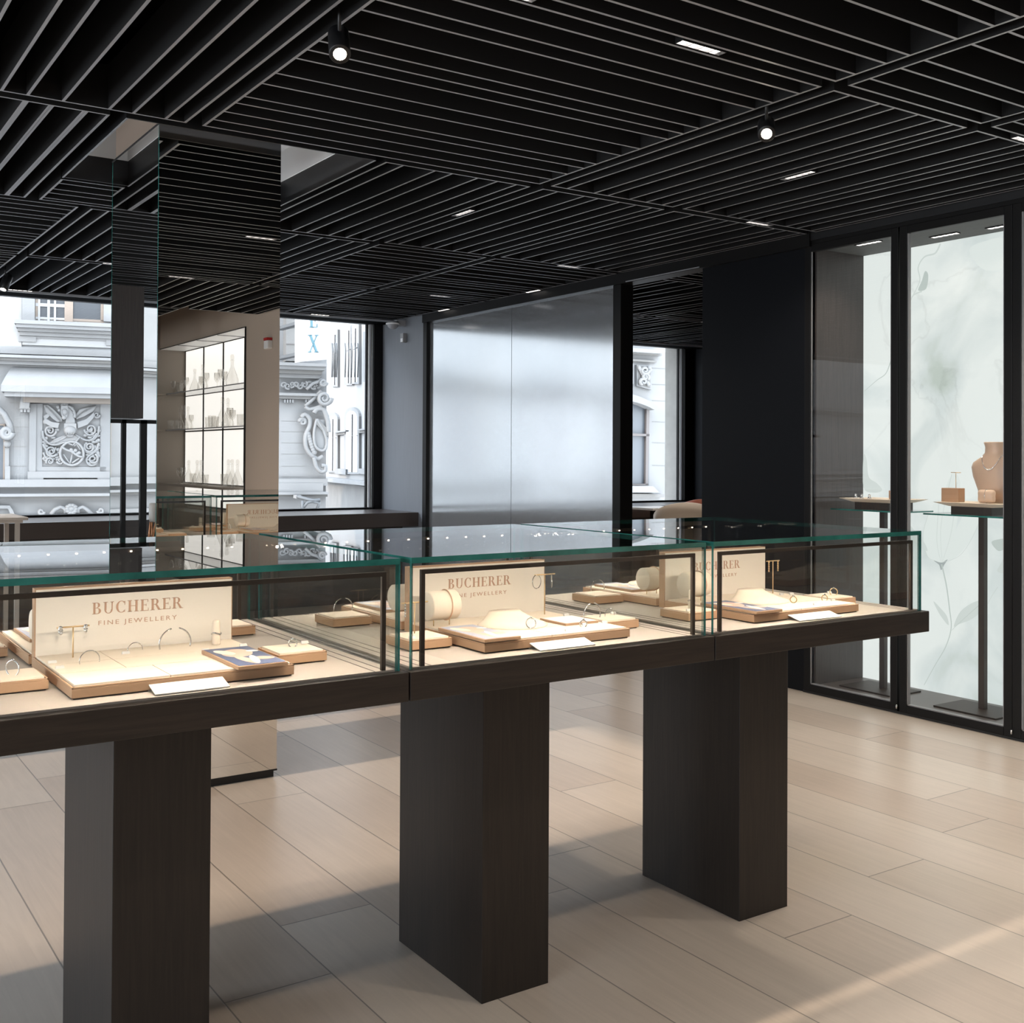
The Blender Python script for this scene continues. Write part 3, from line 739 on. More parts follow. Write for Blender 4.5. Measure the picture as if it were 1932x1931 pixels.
# neck bust with tapered shoulders
o = empty('neck_bust', (5.47, 3.49, TT), 'tan satin neck bust wearing a diamond necklace on a pedestal', 'jewellery bust')
def bustring(z, ry, rx, cxx, n_=28):
    return [(cxx+rx*math.cos(2*PI*k/n_), ry*math.sin(2*PI*k/n_), z) for k in range(n_)]
rings = [(0.0, .075, .055, 0.01), (.06, .098, .058, .005), (.14, .128, .060, 0.0), (.19, .138, .058, 0.0), (.215, .128, .054, 0), (.235, .098, .050, 0), (.25, .070, .045, 0), (.27, .056, .042, 0), (.30, .053, .042, -.002), (.322, .060, .046, -.004), (.326, .058, .044, -.004)]
vs = []; fs = []; n_ = 28
for (z, ry, rx, cc) in rings: vs += bustring(z, ry, rx, cc)
for i in range(len(rings)-1):
    for k in range(n_): fs.append((i*n_+k, i*n_+(k+1) % n_, (i+1)*n_+(k+1) % n_, (i+1)*n_+k))
fs += [tuple(range(n_-1, -1, -1)), tuple((len(rings)-1)*n_+k for k in range(n_))]
MB().add(vs, fs, 'bust_satin', True).build('bust_body', o)
# necklace lies on the bust
def ring_at(zz):
    for i in range(len(rings)-1):
        if rings[i][0] <= zz <= rings[i+1][0]:
            t = (zz-rings[i][0])/(rings[i+1][0]-rings[i][0]); return [rings[i][j]*(1-t)+rings[i+1][j]*t for j in (1, 2, 3)]
    return rings[-1][1:]
def necklace(name, loc, depth, ztop, label):
    pts = []
    for k in range(41):
        s = -1+2*k/40; zz = ztop-depth*(1-abs(s)**2.2)
        ry, rx, cc = ring_at(zz); yy = s*ring_at(ztop)[0]*0.97; yy = max(-ry*.995, min(ry*.995, yy))
        pts.append(Vector((cc-rx*math.sqrt(max(0, 1-(yy/ry)**2))-.003, yy, zz)))
    oo = empty(name, loc, label, 'necklace')
    MB().tube(pts, .0018, 'silver', 6).build('chain', oo)
    b = MB()
    for k in range(11, 30): b.blob(pts[k]+Vector((-.002, 0, 0)), (.0034, .0034, .0034), 'silver', 6, 4)
    b.build('stones', oo)
necklace('necklace', (5.47, 3.49, TT), .085, .262, 'slim silver diamond necklace round the neck bust')
o = empty('display_cube', (5.40, 3.70, TT), 'small tan leather display cube left of the neck bust', 'display block')
MB().box(-.03, .03, -.055, .05, 0, .075, 'tan_leather').build('cube', o, .002)
def tstand(loc, h, w, label, rz=0, mt='gold', group=None):
    oo = empty('earring_stand', loc, label, 'earring stand', group, rz)
    MB().tube([(0, 0, 0), (0, 0, h)], .0016, mt, 6).build('stem', oo)
    MB().tube([(-w/2, 0, h), (w/2, 0, h)], .0018, mt, 6).build('bar', oo)
    return oo
tstand((5.40, 3.68, TT+.075), .085, .06, 'small metal T-shaped earring stand on the tan cube by the bust', PI/2)
o = empty('bracelet_cushion', (5.36, 3.47, TT), 'small peach cushion with a bracelet in front of the neck bust', 'cushion')
b = MB(); N_, M_ = 24, 12; vs = []; fs = []
sp_ = lambda v, e: math.copysign(abs(v)**e, v)
for i in range(N_):
    for j in range(M_+1):
        a_ = 2*PI*i/N_; c_ = -PI/2+PI*j/M_
        rr_ = 1+.10*abs(math.sin(2*a_))
        vs.append((.020*sp_(math.sin(c_), 1.0), .048*rr_*sp_(math.cos(a_), .55)*math.cos(c_)**.6, .038+.034*rr_*sp_(math.sin(a_), .55)*math.cos(c_)**.6) if math.cos(c_) > 1e-6 else (.020*math.copysign(1, c_), 0, .038))
for i in range(N_):
    for j in range(M_): fs.append((i*(M_+1)+j, ((i+1) % N_)*(M_+1)+j, ((i+1) % N_)*(M_+1)+j+1, i*(M_+1)+j+1))
b.add(vs, fs, 'bust_satin', True)
b.build('pillow', o); MB().tube([(0+.021*math.cos(a), .0, .038+.036*math.sin(a)) for a in [2*PI*k/20 for k in range(20)]], .0015, 'silver', 6, closed=True).build('bracelet', o)
o = empty('display_cube', (5.42, 4.08, TT), 'small tan display cube on the leftmost showcase pedestal', 'display block')
MB().box(-.03, .03, -.05, .03, 0, .05, 'tan_leather').build('cube', o, .002)
for k, (dx, dy) in enumerate(((0, .27-.06), (-.02, .15), (0.0, .11))):
    o = empty('ring_holder', (5.36+dx, 4.11+dy, TT), 'tiny silver ring holder on the leftmost pedestal, %s' % ['at its left edge', 'in the middle', 'nearest the cube'][k], 'ring holder')
    MB().lathe([(.014, 0), (.010, .006), (.006, .018), (.009, .022), (.0, .026)], (0, 0, 0), 'silver', 10).build('cone', o)
o = empty('display_cube', (5.42, 2.82, TT), 'tan display cube behind the right hand showcase door', 'display block')
MB().box(-.03, .03, -.06, .03, 0, .06, 'tan_leather').build('cube', o, .002)

# ================================================================== COUNTER OF THREE DISPLAY UNITS
UY0, UY1 = 2.149, 3.107
GY0, GY1 = 2.170, 3.086
SEAMS = [0.26, 1.18, 2.10]
UW = 0.92
cl = ['left', 'middle', 'right']
def glyph(ch):
    """serif capital in a cell 1 unit high; returns list of convex 2d polygons and its advance width"""
    P = []; th = .045; st = .17
    def bar(x0, x1, y0, y1): P.append([(x0, y0), (x1, y0), (x1, y1), (x0, y1)])
    def stem_(x, foot=True, head=True, w=st):
        bar(x, x+w, 0, 1)
        if foot: bar(x-.09, x+w+.09, 0, th)
        if head: bar(x-.09, x+w+.09, 1-th, 1)
    def arc(cx_, cy0, rx, ry, a0, a1, tmax, tmin=.05, n_=10):
        for i in range(n_):
            A = math.radians(a0+(a1-a0)*i/n_); B = math.radians(a0+(a1-a0)*(i+1)/n_)
            ta = tmin+(tmax-tmin)*abs(math.cos(A)); tb = tmin+(tmax-tmin)*abs(math.cos(B))
            P.append([(cx_+rx*math.cos(A), cy0+ry*math.sin(A)), (cx_+rx*math.cos(B), cy0+ry*math.sin(B)),
                      (cx_+(rx-tb)*math.cos(B), cy0+(ry-tb*.6 if tb > tmin*1.2 else ry-tb)*math.sin(B)), (cx_+(rx-ta)*math.cos(A), cy0+(ry-ta*.6 if ta > tmin*1.2 else ry-ta)*math.sin(A))])
    if ch == 'B':
        stem_(.10); bar(.2, .40, 1-th, 1); bar(.2, .42, .5, .5+th); bar(.2, .42, 0, th)
        arc(.38, .77, .26, .23, -90, 90, .17); arc(.42, .26, .30, .26, -90, 90, .18); return P, .80
    if ch == 'U':
        bar(.12, .28, .30, 1); bar(.02, .38, 1-th, 1); bar(.70, .78, .30, 1); bar(.60, .88, 1-th, 1)
        arc(.45, .33, .33, .35, 180, 360, .13, .06); return P, .92
    if ch == 'C':
        arc(.50, .50, .44, .52, 48, 312, .18, .05, 18); bar(.76, .80, .66, .98); bar(.76, .79, .02, .24); return P, .90
    if ch == 'H':
        stem_(.12); stem_(.68); bar(.2, .72, .49, .49+th); return P, 1.0
    if ch == 'E':
        stem_(.10); bar(.2, .66, 1-th, 1); bar(.2, .52, .49, .49+th); bar(.2, .70, 0, th); bar(.62, .66, .78, 1); bar(.66, .70, 0, .24); bar(.49, .52, .40, .62); return P, .78
    if ch == 'R':
        stem_(.10); bar(.2, .42, 1-th, 1); bar(.2, .42, .48, .48+th); arc(.40, .745, .28, .26, -90, 90, .17)
        P.append([(.40, .50), (.56, .50), (.86, 0), (.66, 0)]); bar(.66, .95, 0, th); return P, .92
    if ch == 'X':
        P.append([(.10, 1), (.28, 1), (.86, 0), (.68, 0)]); P.append([(.78, 1), (.83, 1), (.17, 0), (.11, 0)])
        bar(.0, .36, 1-th, 1); bar(.62, .92, 1-th, 1); bar(.0, .28, 0, th); bar(.58, .95, 0, th); return P, .95
    return [], .4
def serif_word(word, height, track=.10):
    polys = []; x = 0
    for ch in word:
        P, adv = glyph(ch)
        polys += [[((p[0]+x)*height, p[1]*height) for p in q] for q in P]; x += adv+track
    return polys, (x-track)*height
def sans_mesh(word, height, width, name):
    cu = bpy.data.curves.new(name, 'FONT'); cu.body = word; cu.size = height/0.72; cu.space_character = 1.35; cu.extrude = 0.0003
    t = bpy.data.objects.new(name, cu); col.objects.link(t)
    dg = bpy.context.evaluated_depsgraph_get(); dg.update()
    me = bpy.data.meshes.new_from_object(t.evaluated_get(dg)); bpy.data.objects.remove(t, do_unlink=True)
    xs_ = [v.co.x for v in me.vertices]; x0, x1 = min(xs_), max(xs_)
    for v in me.vertices: v.co = ((v.co.x-x0)/(x1-x0)*width-width/2, -v.co.z, v.co.y)
    return me
ME_FINE = sans_mesh('FINE JEWELLERY', .0105, .178, 'small_lettering')
ME_FINE.materials.append(M['copper_ink'])

unit = None
def build_unit(s):
    o = empty('display_counter', (s+UW/2, (UY0+UY1)/2, 0), '', 'display counter', 'glass topped jewellery counter units')
    hx_, hy_ = UW/2-.002, (UY1-UY0)/2
    b = MB(); b.box(-hx_, hx_, -hy_, hy_, .862, .926, 'dark_oak_x'); b.build('counter_slab', o, .002)
    b = MB(); b.box(-.105, .105, 2.406-2.628, 2.852-2.628, 0.0, .862, 'dark_oak'); b.build('pedestal_leg', o, .0015)
    # inner floor
    gx = UW/2-.014; gy = (GY1-GY0)/2
    b = MB(); b.box(-gx+.008, gx-.008, -gy+.008, gy-.008, .926, .930, 'case_floor')
    for q in (-gx+.03, -gx+.055, gx-.033, gx-.058): b.box(q, q+.003, -gy+.01, gy-.01, .930, .9304, 'seal')
    b.build('case_floor', o)
    t = .008
    gz0, gz1 = .9262, 1.162
    E_ = 'teal_edge'; G = 'case_glass'
    b = MB(); b.box(-gx, gx, -gy, gy, gz1, gz1+.013, E_, {'t': G, 'b': 'case_under'}); b.build('glass_top', o)
    b = MB(); b.box(-gx, gx, -gy, -gy+t, gz0, gz1, E_, {'-y': G, '+y': G, 'b': G}); b.build('glass_front', o)
    b = MB(); b.box(-gx, gx, gy-t, gy, gz0, gz1, E_, {'-y': G, '+y': G, 'b': G}); b.build('glass_back', o)
    b = MB(); b.box(-gx, -gx+t, -gy+t, gy-t, gz0, gz1, E_, {'-x': G, '+x': G, 'b': G}); b.build('glass_end', o)
    b = MB(); b.box(gx-t, gx, -gy+t, gy-t, gz0, gz1, E_, {'-x': G, '+x': G, 'b': G}); b.build('glass_end', o)
    for sg in (-1, 1):
        ya, yb = sorted((sg*(gy-t-.001), sg*(gy-t-.009)))
        b = MB(); z1 = 1.146; z0 = z1-.010; e = gx-.030
        b.box(-e, e, ya, yb, z0, z1, 'seal'); b.box(-e, -e+.010, ya, yb, .930, z0, 'seal'); b.box(e-.010, e, ya, yb, .930, z0, 'seal')
        b.build('light_rail', o)
        yc = (ya+yb)/2-sg*.003
        for k in range(12):
            xx = -e+.03+(2*e-.06)*k/11
            yi = yc-sg*.0052
            l = MB(); l.box(xx-.0025, xx+.0025, yi-.0012, yi+.0012, z0+.002, z0+.0055, 'led'); l.build('led_bulb', o)
            if k % 2:
                spot_light('rail_light', (xx-.03, yc-sg*.008, z0-.001), 1.2, 150, o, r=.004, blend=.7, color=(1.0, .86, .71)).rotation_euler = (sg*math.radians(-30), 0, 0)
    return o
unit = build_unit(SEAMS[0])
for i, s in enumerate(SEAMS):
    u = unit if i == 0 else copy_tree(unit)
    u.location.x = s+UW/2
    u['label'] = ['left unit of the dark oak counter, cut by the picture edge', 'middle unit of the dark oak counter with glass case', 'right end unit of the dark oak counter with glass case'][i]

CF = .9304   # floor of the cases
def sign_board(x0, x1, which):
    xc = (x0+x1)/2; hw = (x1-x0)/2
    o = empty('brand_board', (xc, 2.628, CF), 'cream brand board standing in the %s glass case' % which, 'sign', 'cream brand boards in the counter cases')
    H = 1.104-CF
    b = MB(); b.box(-hw, hw, -.0125, .0125, 0, H, 'tan_leather'); b.build('board_core', o, .001)
    for sg in (-1, 1):
        b = MB(); ya, yb = sorted((sg*.0126, sg*.0140)); b.box(-hw+.003, hw-.003, ya, yb, .003, H-.003, 'sign_face'); b.build('face_panel', o)
        polys, wd = serif_word('BUCHERER', .0262, .085)
        k = .206/wd
        b = MB()
        for q in polys:
            pts = [((p[0]*k-.103)*(1 if sg < 0 else -1), p[1]+1.039-CF) for p in q]
            b.prism(pts, 'y', sg*.0141, sg*.0150, 'copper_ink')
        b.build('lettering', o)
        t = bpy.data.objects.new('small_lettering', ME_FINE); col.objects.link(t); t.parent = o
        t.location = (0, sg*.0144, 1.0135-CF); t.rotation_euler = (0, 0, 0 if sg < 0 else PI)
    return o
def tray(x0, x1, y0, y1, h, label, cells=None, group='tan leather jewellery trays'):
    o = empty('jewellery_tray', ((x0+x1)/2, (y0+y1)/2, CF), label, 'tray', group)
    hx_, hy_ = (x1-x0)/2, (y1-y0)/2
    b = MB(); b.box(-hx_+.004, hx_-.004, -hy_+.004, hy_-.004, 0, .003, 'seal'); b.box(-hx_, hx_, -hy_, hy_, .003, h-.004, 'tan_leather')
    for q in ((-hx_, hx_, -hy_, -hy_+.004), (-hx_, hx_, hy_-.004, hy_), (-hx_, -hx_+.004, -hy_, hy_), (hx_-.004, hx_, -hy_, hy_)): b.box(*q, h-.004, h, 'tan_leather')
    b.build('tray_base', o, .0008)
    for (a0, a1, c0, c1) in (cells or [(0, 1, 0, 1)]):
        X0 = -hx_+.006+(2*hx_-.012)*a0; X1 = -hx_+.006+(2*hx_-.012)*a1; Y0 = -hy_+.006+(2*hy_-.012)*c0; Y1 = -hy_+.006+(2*hy_-.012)*c1
        b = MB(); b.box(X0+.001, X1-.001, Y0+.001, Y1-.001, h-.004, h+.003, 'pad', {'-y': 'pad_piping'}); b.build('pad', o, .0022)
    return o
def photo_card(x0, x1, y0, y1, z, label, kind):
    o = empty('photo_card', ((x0+x1)/2, (y0+y1)/2, z), label, 'picture', 'framed photo cards on the trays')
    hx_, hy_ = (x1-x0)/2, (y1-y0)/2
    b = MB(); b.box(-hx_, hx_, -hy_, hy_, 0, .008, 'tan_leather'); b.build('card_frame', o, .001)
    b = MB(); b.box(-hx_+.004, hx_-.004, -hy_+.004, hy_-.004, .0081, .0086, 'photo_white' if kind == 'blank' else 'photo_blue' if kind == 'blue' else 'photo_grey')
    z0 = .0088
    if kind != 'blank':
        ex = lambda cx_, cy1, rx, ry, a=0, n_=18: [(cx_*hx_+rx*hx_*math.cos(2*PI*k/n_)*math.cos(a)-ry*hy_*math.sin(2*PI*k/n_)*math.sin(a), cy1*hy_+rx*hx_*math.cos(2*PI*k/n_)*math.sin(a)+ry*hy_*math.sin(2*PI*k/n_)*math.cos(a)) for k in range(n_)]
        for j, (pt, mt) in enumerate(((ex(-.05, .30, .62, .44, -.25), 'photo_skin'), (ex(-.45, .45, .28, .30, .3), 'pad_piping'), (ex(.45, -.42, .46, .15, -.5), 'photo_skin'), (ex(-.25, -.48, .22, .46, .12), 'photo_skin'), (ex(.05, -.5, .16, .42, -.2), 'photo_white'), (ex(.62, .35, .20, .12, .9), 'photo_white'))):
            b.add([(p[0], p[1], z0+.0002*j) for p in pt], [tuple(range(len(pt)))], mt)
    b.build('print', o)
    return o
def name_card(x0, x1, y0, y1, which):
    o = empty('name_card', ((x0+x1)/2, (y0+y1)/2, CF), 'small white name card leaning at the front glass of the %s case' % which, 'name card', 'white name cards at the front glass')
    hx_, hy_ = (x1-x0)/2, (y1-y0)/2
    b = MB(); b.hexa([(-hx_, -hy_, .001), (hx_, -hy_, .001), (hx_, hy_, .014), (-hx_, hy_, .014)], [(-hx_, -hy_, .003), (hx_, -hy_, .003), (hx_, hy_, .016), (-hx_, hy_, .016)], 'card_white')
    b.box(-hx_, hx_, hy_-.002, hy_, 0, .014, 'card_white'); b.build('card', o)
    polys, wd = serif_word('BUCHERER', .012, .2); k = .075/wd; b = MB()
    sl = .013/(2*hy_)
    for q in polys:
        vs = [((p[0])*k-.0375, (p[1]-.006), .0096+(p[1]-.006)*sl+.0002) for p in q]
        b.add(vs, [tuple(range(len(vs)))], 'pad')
    b.build('lettering', o)
def bangle(x, y, z, r, label, mt='silver', rz=0, open_=True, th=.0017, tilt=0.0):
    o = empty('bracelet', (x, y, z), label, 'bracelet', None, rz)
    a0, a1 = (-0.62, 2*PI-2.52) if False else (math.radians(-18), math.radians(198))
    pts = []
    gap = math.radians(14) if open_ else 0
    for (s0, s1, n_) in ((a0, PI/2-gap, 14), (PI/2+gap, a1, 14)):
        p = [(r*math.cos(s0+(s1-s0)*k/n_), 0, r*.55+r*.95*math.sin(s0+(s1-s0)*k/n_)-.0) for k in range(n_+1)]
        q = [pp for pp in p if pp[2] >= 0.001]
        MB().tube(q, th, mt, 6).build('half_hoop', o)
    return o
def ringj(x, y, z, label, mt='gold', rz=0.6, r=.0095):
    o = empty('finger_ring', (x, y, z), label, 'ring', None, -rz)
    MB().tube([(r*math.cos(2*PI*k/18), 0, r*.85+r*math.sin(2*PI*k/18)) for k in range(18)], .0015, mt, 6, closed=True).build('band', o)
    MB().blob((0, 0, r*1.9), (.004, .003, .003), 'silver', 8, 5).build('stone', o)
    return o
def price_tag(x, y, z, label):
    o = empty('price_tag', (x, y, z), label, 'price tag', 'tiny silver price tags on the trays')
    MB().hexa([(-.009, -.003, 0), (.009, -.003, 0), (.009, .003, 0), (-.009, .003, 0)], [(-.008, .001, .006), (.008, .001, .006), (.008, .004, .006), (-.008, .004, .006)], 'tag_white').build('tag_body', o)
def neck_form(x, y, z, label):
    o = empty('necklace_form', (x, y, z), label, 'necklace display', 'low cream necklace forms')
    rr = [(0, .098, .100, 0), (.004, .098, .100, 0), (.012, .078, .078, .010), (.022, .060, .056, .022), (.031, .048, .042, .030), (.034, .046, .040, .031)]
    vs = []; fs = []; n_ = 28
    for (zz, rx, ry, oy) in rr:
        for k in range(n_):
            a = 2*PI*k/n_; vs.append((rx*math.cos(a), oy+ry*math.sin(a)*(1.0 if math.sin(a) < 0 else .55), zz))
    for i in range(len(rr)-1):
        for k in range(n_): fs.append((i*n_+k, i*n_+(k+1) % n_, (i+1)*n_+(k+1) % n_, (i+1)*n_+k))
    fs += [tuple(range(n_-1, -1, -1)), tuple((len(rr)-1)*n_+k for k in range(n_))]
    MB().add(vs, fs, 'pad', True).build('form', o)
    return o
def drum(x, y, z, r, ln, label, tube_h=.0):
    o = empty('bracelet_roll', (x, y, z), label, 'bracelet stand')
    zc_ = r+.016
    MB().lathe([(0, -ln/2), (r-.003, -ln/2), (r, -ln/2+.003), (r, ln/2-.003), (r-.003, ln/2), (0, ln/2)], (0, 0, zc_), 'pad', 28, 'x').build('roll', o)
    b = MB()
    for sx_ in (-.26*ln, .3*ln): b.tube([(sx_, 0, 0), (sx_, 0, .02)], .0014, 'gold', 6)
    b.build('feet', o)
    oo = empty('bracelet', (x, y, z), 'narrow gold bangle worn round the %s' % label.replace('cream bracelet ', ''), 'bracelet')
    MB().tube([(.15*ln, (r+.0015)*math.cos(2*PI*k/28), zc_+(r+.0015)*math.sin(2*PI*k/28)) for k in range(28)], .0018, 'rose_gold', 6, closed=True).build('band', oo)
    return o
def finger(x, y, z, label):
    o = empty('ring_cone', (x, y, z), label, 'ring stand')
    MB().lathe([(.0, 0), (.0095, 0), (.0098, .004), (.0088, .052), (.007, .057), (0, .058)], (0, 0, 0), 'pad', 18).build('cone', o)
    oo = empty('finger_ring', (x, y, z), 'stone set ring on the cream cone: %s' % label, 'ring')
    MB().tube([(.0105*math.cos(2*PI*k/20), .0105*math.sin(2*PI*k/20), .027+.002*math.sin(4*PI*k/20)) for k in range(20)], .0018, 'silver', 6, closed=True).build('band', oo)
def earrings(x, y, z, w, kind, label, mt='silver'):
    for sg in (-1, 1):
        o = empty('earring', (x+sg*w, y, z), '%s, %s one' % (label, 'left' if sg < 0 else 'right'), 'earring')
        b = MB()
        if kind == 'stud':
            for k in range(5): b.blob((random.uniform(-.002, .002), -.002, -.003*k), (.005-.0004*k, .003, .004), mt, 7, 4)
        elif kind == 'hoop':
            r = .019; b.tube([(r*math.cos(2*PI*k/24)*(.9 if sg < 0 else .5), r*math.cos(2*PI*k/24)*(.2 if sg < 0 else .8), -r+r*math.sin(2*PI*k/24)) for k in range(24)], .0012, mt, 6, closed=True)
        elif kind == 'drop':
            b.tube([(0, 0, 0), (.001, 0, -.03)], .0014, mt, 6)
            for k in range(5): b.blob((0, -.001, -.004-.007*k), (.003, .003, .0034), mt, 6, 4)
        b.build('drop', o)

def rear(f): return f
for i, s in enumerate(SEAMS):
    w = cl[i]+' case'
    T0, T1 = (s+.232, s+.684) if i != 1 else (s+.247, s+.695)
    sign_board(T0+.005, T1+.002, cl[i]) if True else None
    ZT = CF+.0255
    # front set
    cells = [(0, .42, 0, .36), (.42, 1, 0, .36), (0, .30, .36, .66), (0, .30, .66, 1), (.30, 1, .36, .66), (.30, 1, .66, 1)] if i == 0 else [(0, .45, 0, .3), (.45, 1, 0, .3), (0, .45, .3, 1), (.45, 1, .3, .62), (.45, 1, .62, 1)]
    tray(T0, T1, 2.231, 2.608, .0245, 'large tan tray in the front of the %s' % w, cells)
    tray(T0-.137, T0-.017, 2.353, 2.475, .0245, 'small tan tray left of the brand board in the front of the %s' % w)
    tray(T1+.010, T1+.128, 2.345, 2.468, .0245, 'small tan tray right of the big tray in the front of the %s' % w)
    # rear set
    tray(T0, T1, 2.648, 3.025, .0245, 'large tan tray behind the brand board of the %s' % w, [(0, .5, 0, .6), (.5, 1, 0, .6), (0, .5, .6, 1), (.5, 1, .6, 1)])
    tray(T0-.137, T0-.020, 2.783, 2.905, .0245, 'small tan tray at the back left of the %s' % w)
    tray(T1+.008, T1+.128, 2.790, 2.912, .0245, 'small tan tray at the back right of the %s' % w)
    name_card([.637, 1.557, 2.470][i], [.787, 1.725, 2.65][i], 2.186, 2.236, cl[i])
    photo_card(*[(.813, .922, 2.210, 2.442), (1.423, 1.527, 2.225, 2.445), (2.330, 2.436, 2.220, 2.448)][i], ZT+.002, 'framed portrait photo card lying on the big tray of the %s' % w, ['blue', 'grey', 'blue'][i])
    photo_card(T0+.03, T0+.13, 2.80, 3.00, ZT+.002, 'framed picture card on the rear tray of the %s' % w, 'grey')
    price_tag(T1-.02, 2.48, ZT+.003, 'silver price tag near the right edge of the big tray in the %s' % w)
    price_tag(T1+.115, 2.44, ZT+.003, 'silver price tag on the small right tray of the %s' % w)
    price_tag(T0-.12, 2.37, ZT+.003, 'silver price tag on the small left tray of the %s' % w)
    bangle(T0-.078, 2.845, ZT+.002, .030, 'slim bangle on the back left tray of the %s' % w, 'silver', .1)
    bangle(T0+.35, 2.86, ZT+.002, .030, 'slim bangle on the rear tray of the %s' % w, 'gold', .5)
    tstand((T1-.06, 2.92, ZT), .055, .05, 'low gold earring stand on the rear tray of the %s' % w, PI)
    neck_form(T0+.26, 2.94, ZT+.002, 'low cream necklace form on the rear tray of the %s' % w).rotation_euler = (0, 0, PI)
    drum(T0+.06, 2.74, ZT, .036, .075, 'cream bracelet roll on the rear tray in the %s' % w)
ZT = CF+.0265
# left case, front
tstand((.563, 2.545, ZT), .068, .068, 'gold T-shaped earring stand before the board of the left case')
earrings(.563, 2.543, ZT+.068, .026, 'stud', 'clustered silver stud earring in the left case')
bangle(.772, 2.50, ZT, .036, 'open silver bangle standing on the big tray of the left case', 'silver', .05)
finger(.882, 2.545, ZT, 'beside the portrait card in the left case')
for (x, y) in ((.512, 2.50), (.512, 2.43), (.672, 2.53), (.832, 2.47)): price_tag(x, y, ZT, ['silver price tag at the top left of the big tray, left case', 'silver price tag lower left on the big tray, left case', 'silver price tag in the middle row of the big tray, left case', 'silver price tag beside the bangle, left case'][((.512, 2.50), (.512, 2.43), (.672, 2.53), (.832, 2.47)).index((x, y))])
bangle(.578, 2.46, ZT-.006, .022, 'small silver hoop at the left of the big tray, left case', 'silver', .2, False, .0011)
bangle(.70, 2.56, ZT-.008, .018, 'small silver hoop in the middle of the big tray, left case', 'silver', .2, False, .0011)
ringj(.418, 2.41, ZT, 'wide silver band ring on the small left tray, left case', 'silver', .9, .016)
ringj(1.02, 2.42, ZT, 'thin ring on the small right tray of the left case', 'silver', .4)
# middle case, front
drum(1.475, 2.52, ZT, .038, .085, 'cream bracelet roll on the big tray in the middle case')
tstand((1.824, 2.541, ZT), .113, .070, 'tall gold earring stand at the right of the brand board, middle case')
earrings(1.822, 2.541, ZT+.113, .026, 'hoop', 'silver hoop earring on the tall stand')
tstand((1.352, 2.44, ZT), .078, .075, 'gold earring stand on the small left tray, middle case')
earrings(1.350, 2.438, ZT+.078, .026, 'drop', 'silver chain earring on the low stand')
neck_form(1.640, 2.44, ZT, 'low cream necklace form before the board of the middle case')
ringj(1.633, 2.335, ZT+.006, 'jewelled pendant clip on the cream form in the middle case', 'silver', .9, .013)
photo_card(1.744, 1.853, 2.335, 2.452, ZT-.001, 'framed blank white card on the big tray of the middle case', 'blank')
bangle(1.855, 2.365, ZT, .034, 'open silver bangle at the right of the big tray, middle case', 'silver', .2)
ringj(1.775, 2.30, ZT, 'thin ring near the front edge of the middle case', 'silver', .3)
bangle(1.96, 2.42, ZT-.008, .020, 'small hoop on the small right tray, middle case', 'silver', .2, False, .0011)
for (x, y, t_) in ((1.467, 2.46, 'under the bracelet roll'), (1.80, 2.325, 'beside the white card'), (1.70, 2.265, 'at the front edge'), (1.87, 2.33, 'beside the bangle')): price_tag(x, y, ZT, 'silver price tag %s, middle case' % t_)
# right case, front
finger(2.250, 2.40, ZT, 'on the small left tray of the right case')
drum(2.385, 2.53, ZT, .038, .085, 'cream bracelet roll on the big tray in the right case')
tstand((2.742, 2.541, ZT), .107, .060, 'tall gold earring stand right of the brand board, right case')
earrings(2.742, 2.540, ZT+.107, .021, 'drop', 'gold chain earring on the tall stand in the right case', 'gold')
neck_form(2.560, 2.44, ZT, 'low cream necklace form before the board of the right case')
ringj(2.610, 2.335, ZT+.004, 'gold pendant clip on the cream form in the right case', 'gold', .9)
ringj(2.883, 2.41, ZT, 'twisted gold ring on the small right tray, right case', 'gold', .8, .012)
ringj(2.745, 2.33, ZT, 'thin gold ring on the big tray, right case', 'gold', .5)
for (x, y, t_) in ((2.80-.06, 2.50, 'behind the rings'), (2.635, 2.27, 'at the front edge'), (2.762, 2.31, 'beside the gold ring')): price_tag(x, y, ZT, 'silver price tag %s, right case' % t_)

# ================================================================== BAR WALL seen in the column mirror
BXF = 3.90
BXB = 4.235
o = empty('backlit_bar_wall', (BXB, -2.675, 0), 'white backlit bar wall with black joints seen in the column mirror', 'shelf unit')
b = MB(); b.box(-.03, 0, -1.42, 1.42, .80, 2.74, 'black'); b.build('backing_frame', o)
rowsz = [(.82, 1.055), (1.08, 1.675), (1.70, 2.10), (2.125, 2.655)]
colsy = [(-1.27, -2.07), (-2.10, -2.735), (-2.765, -3.395), (-3.425, -4.07)]
for (z0, z1) in rowsz:
    for (ya_, yb_) in colsy:
        b = MB(); b.box(-.034, -.031, yb_+2.675, ya_+2.675, z0, z1, 'bar_light'); b.build('light_panel', o)
b = MB()
for (ya_, yb_) in zip([q[1] for q in colsy[:-1]], [q[0] for q in colsy[1:]]): b.box(-.040, -.034, yb_+2.675-.002, ya_+2.675+.002, .82, 2.66, 'black')
for z_ in (1.0675, 1.6875, 2.1125, 2.652): b.box(-.040, -.034, -1.42, 1.41, z_-.009, z_+.009, 'black')
b.build('joint_strips', o)
b = MB(); b.box(-.335, -.04, -1.42, 1.40, 2.652, 2.658, 'white_top')
for yj in (.59, -.075, -.735): b.box(-.335, -.04, yj-.008, yj+.008, 2.648, 2.652, 'black')
b.build('niche_ceiling', o)
b = MB(); b.box(-.345, -.325, 1.405, 1.425, .80, 2.66, 'black'); b.box(-.345, -.325, -1.42, 1.425, 2.653, 2.66, 'black'); b.build('opening_trim', o)
for zt in (ZUP, ZMID):
    b = MB(); b.box(-.335, -.04, -1.42, 1.40, zt-.012, zt, 'case_glass', {'-x': 'grey_plastic'}); b.build('glass_shelf', o)
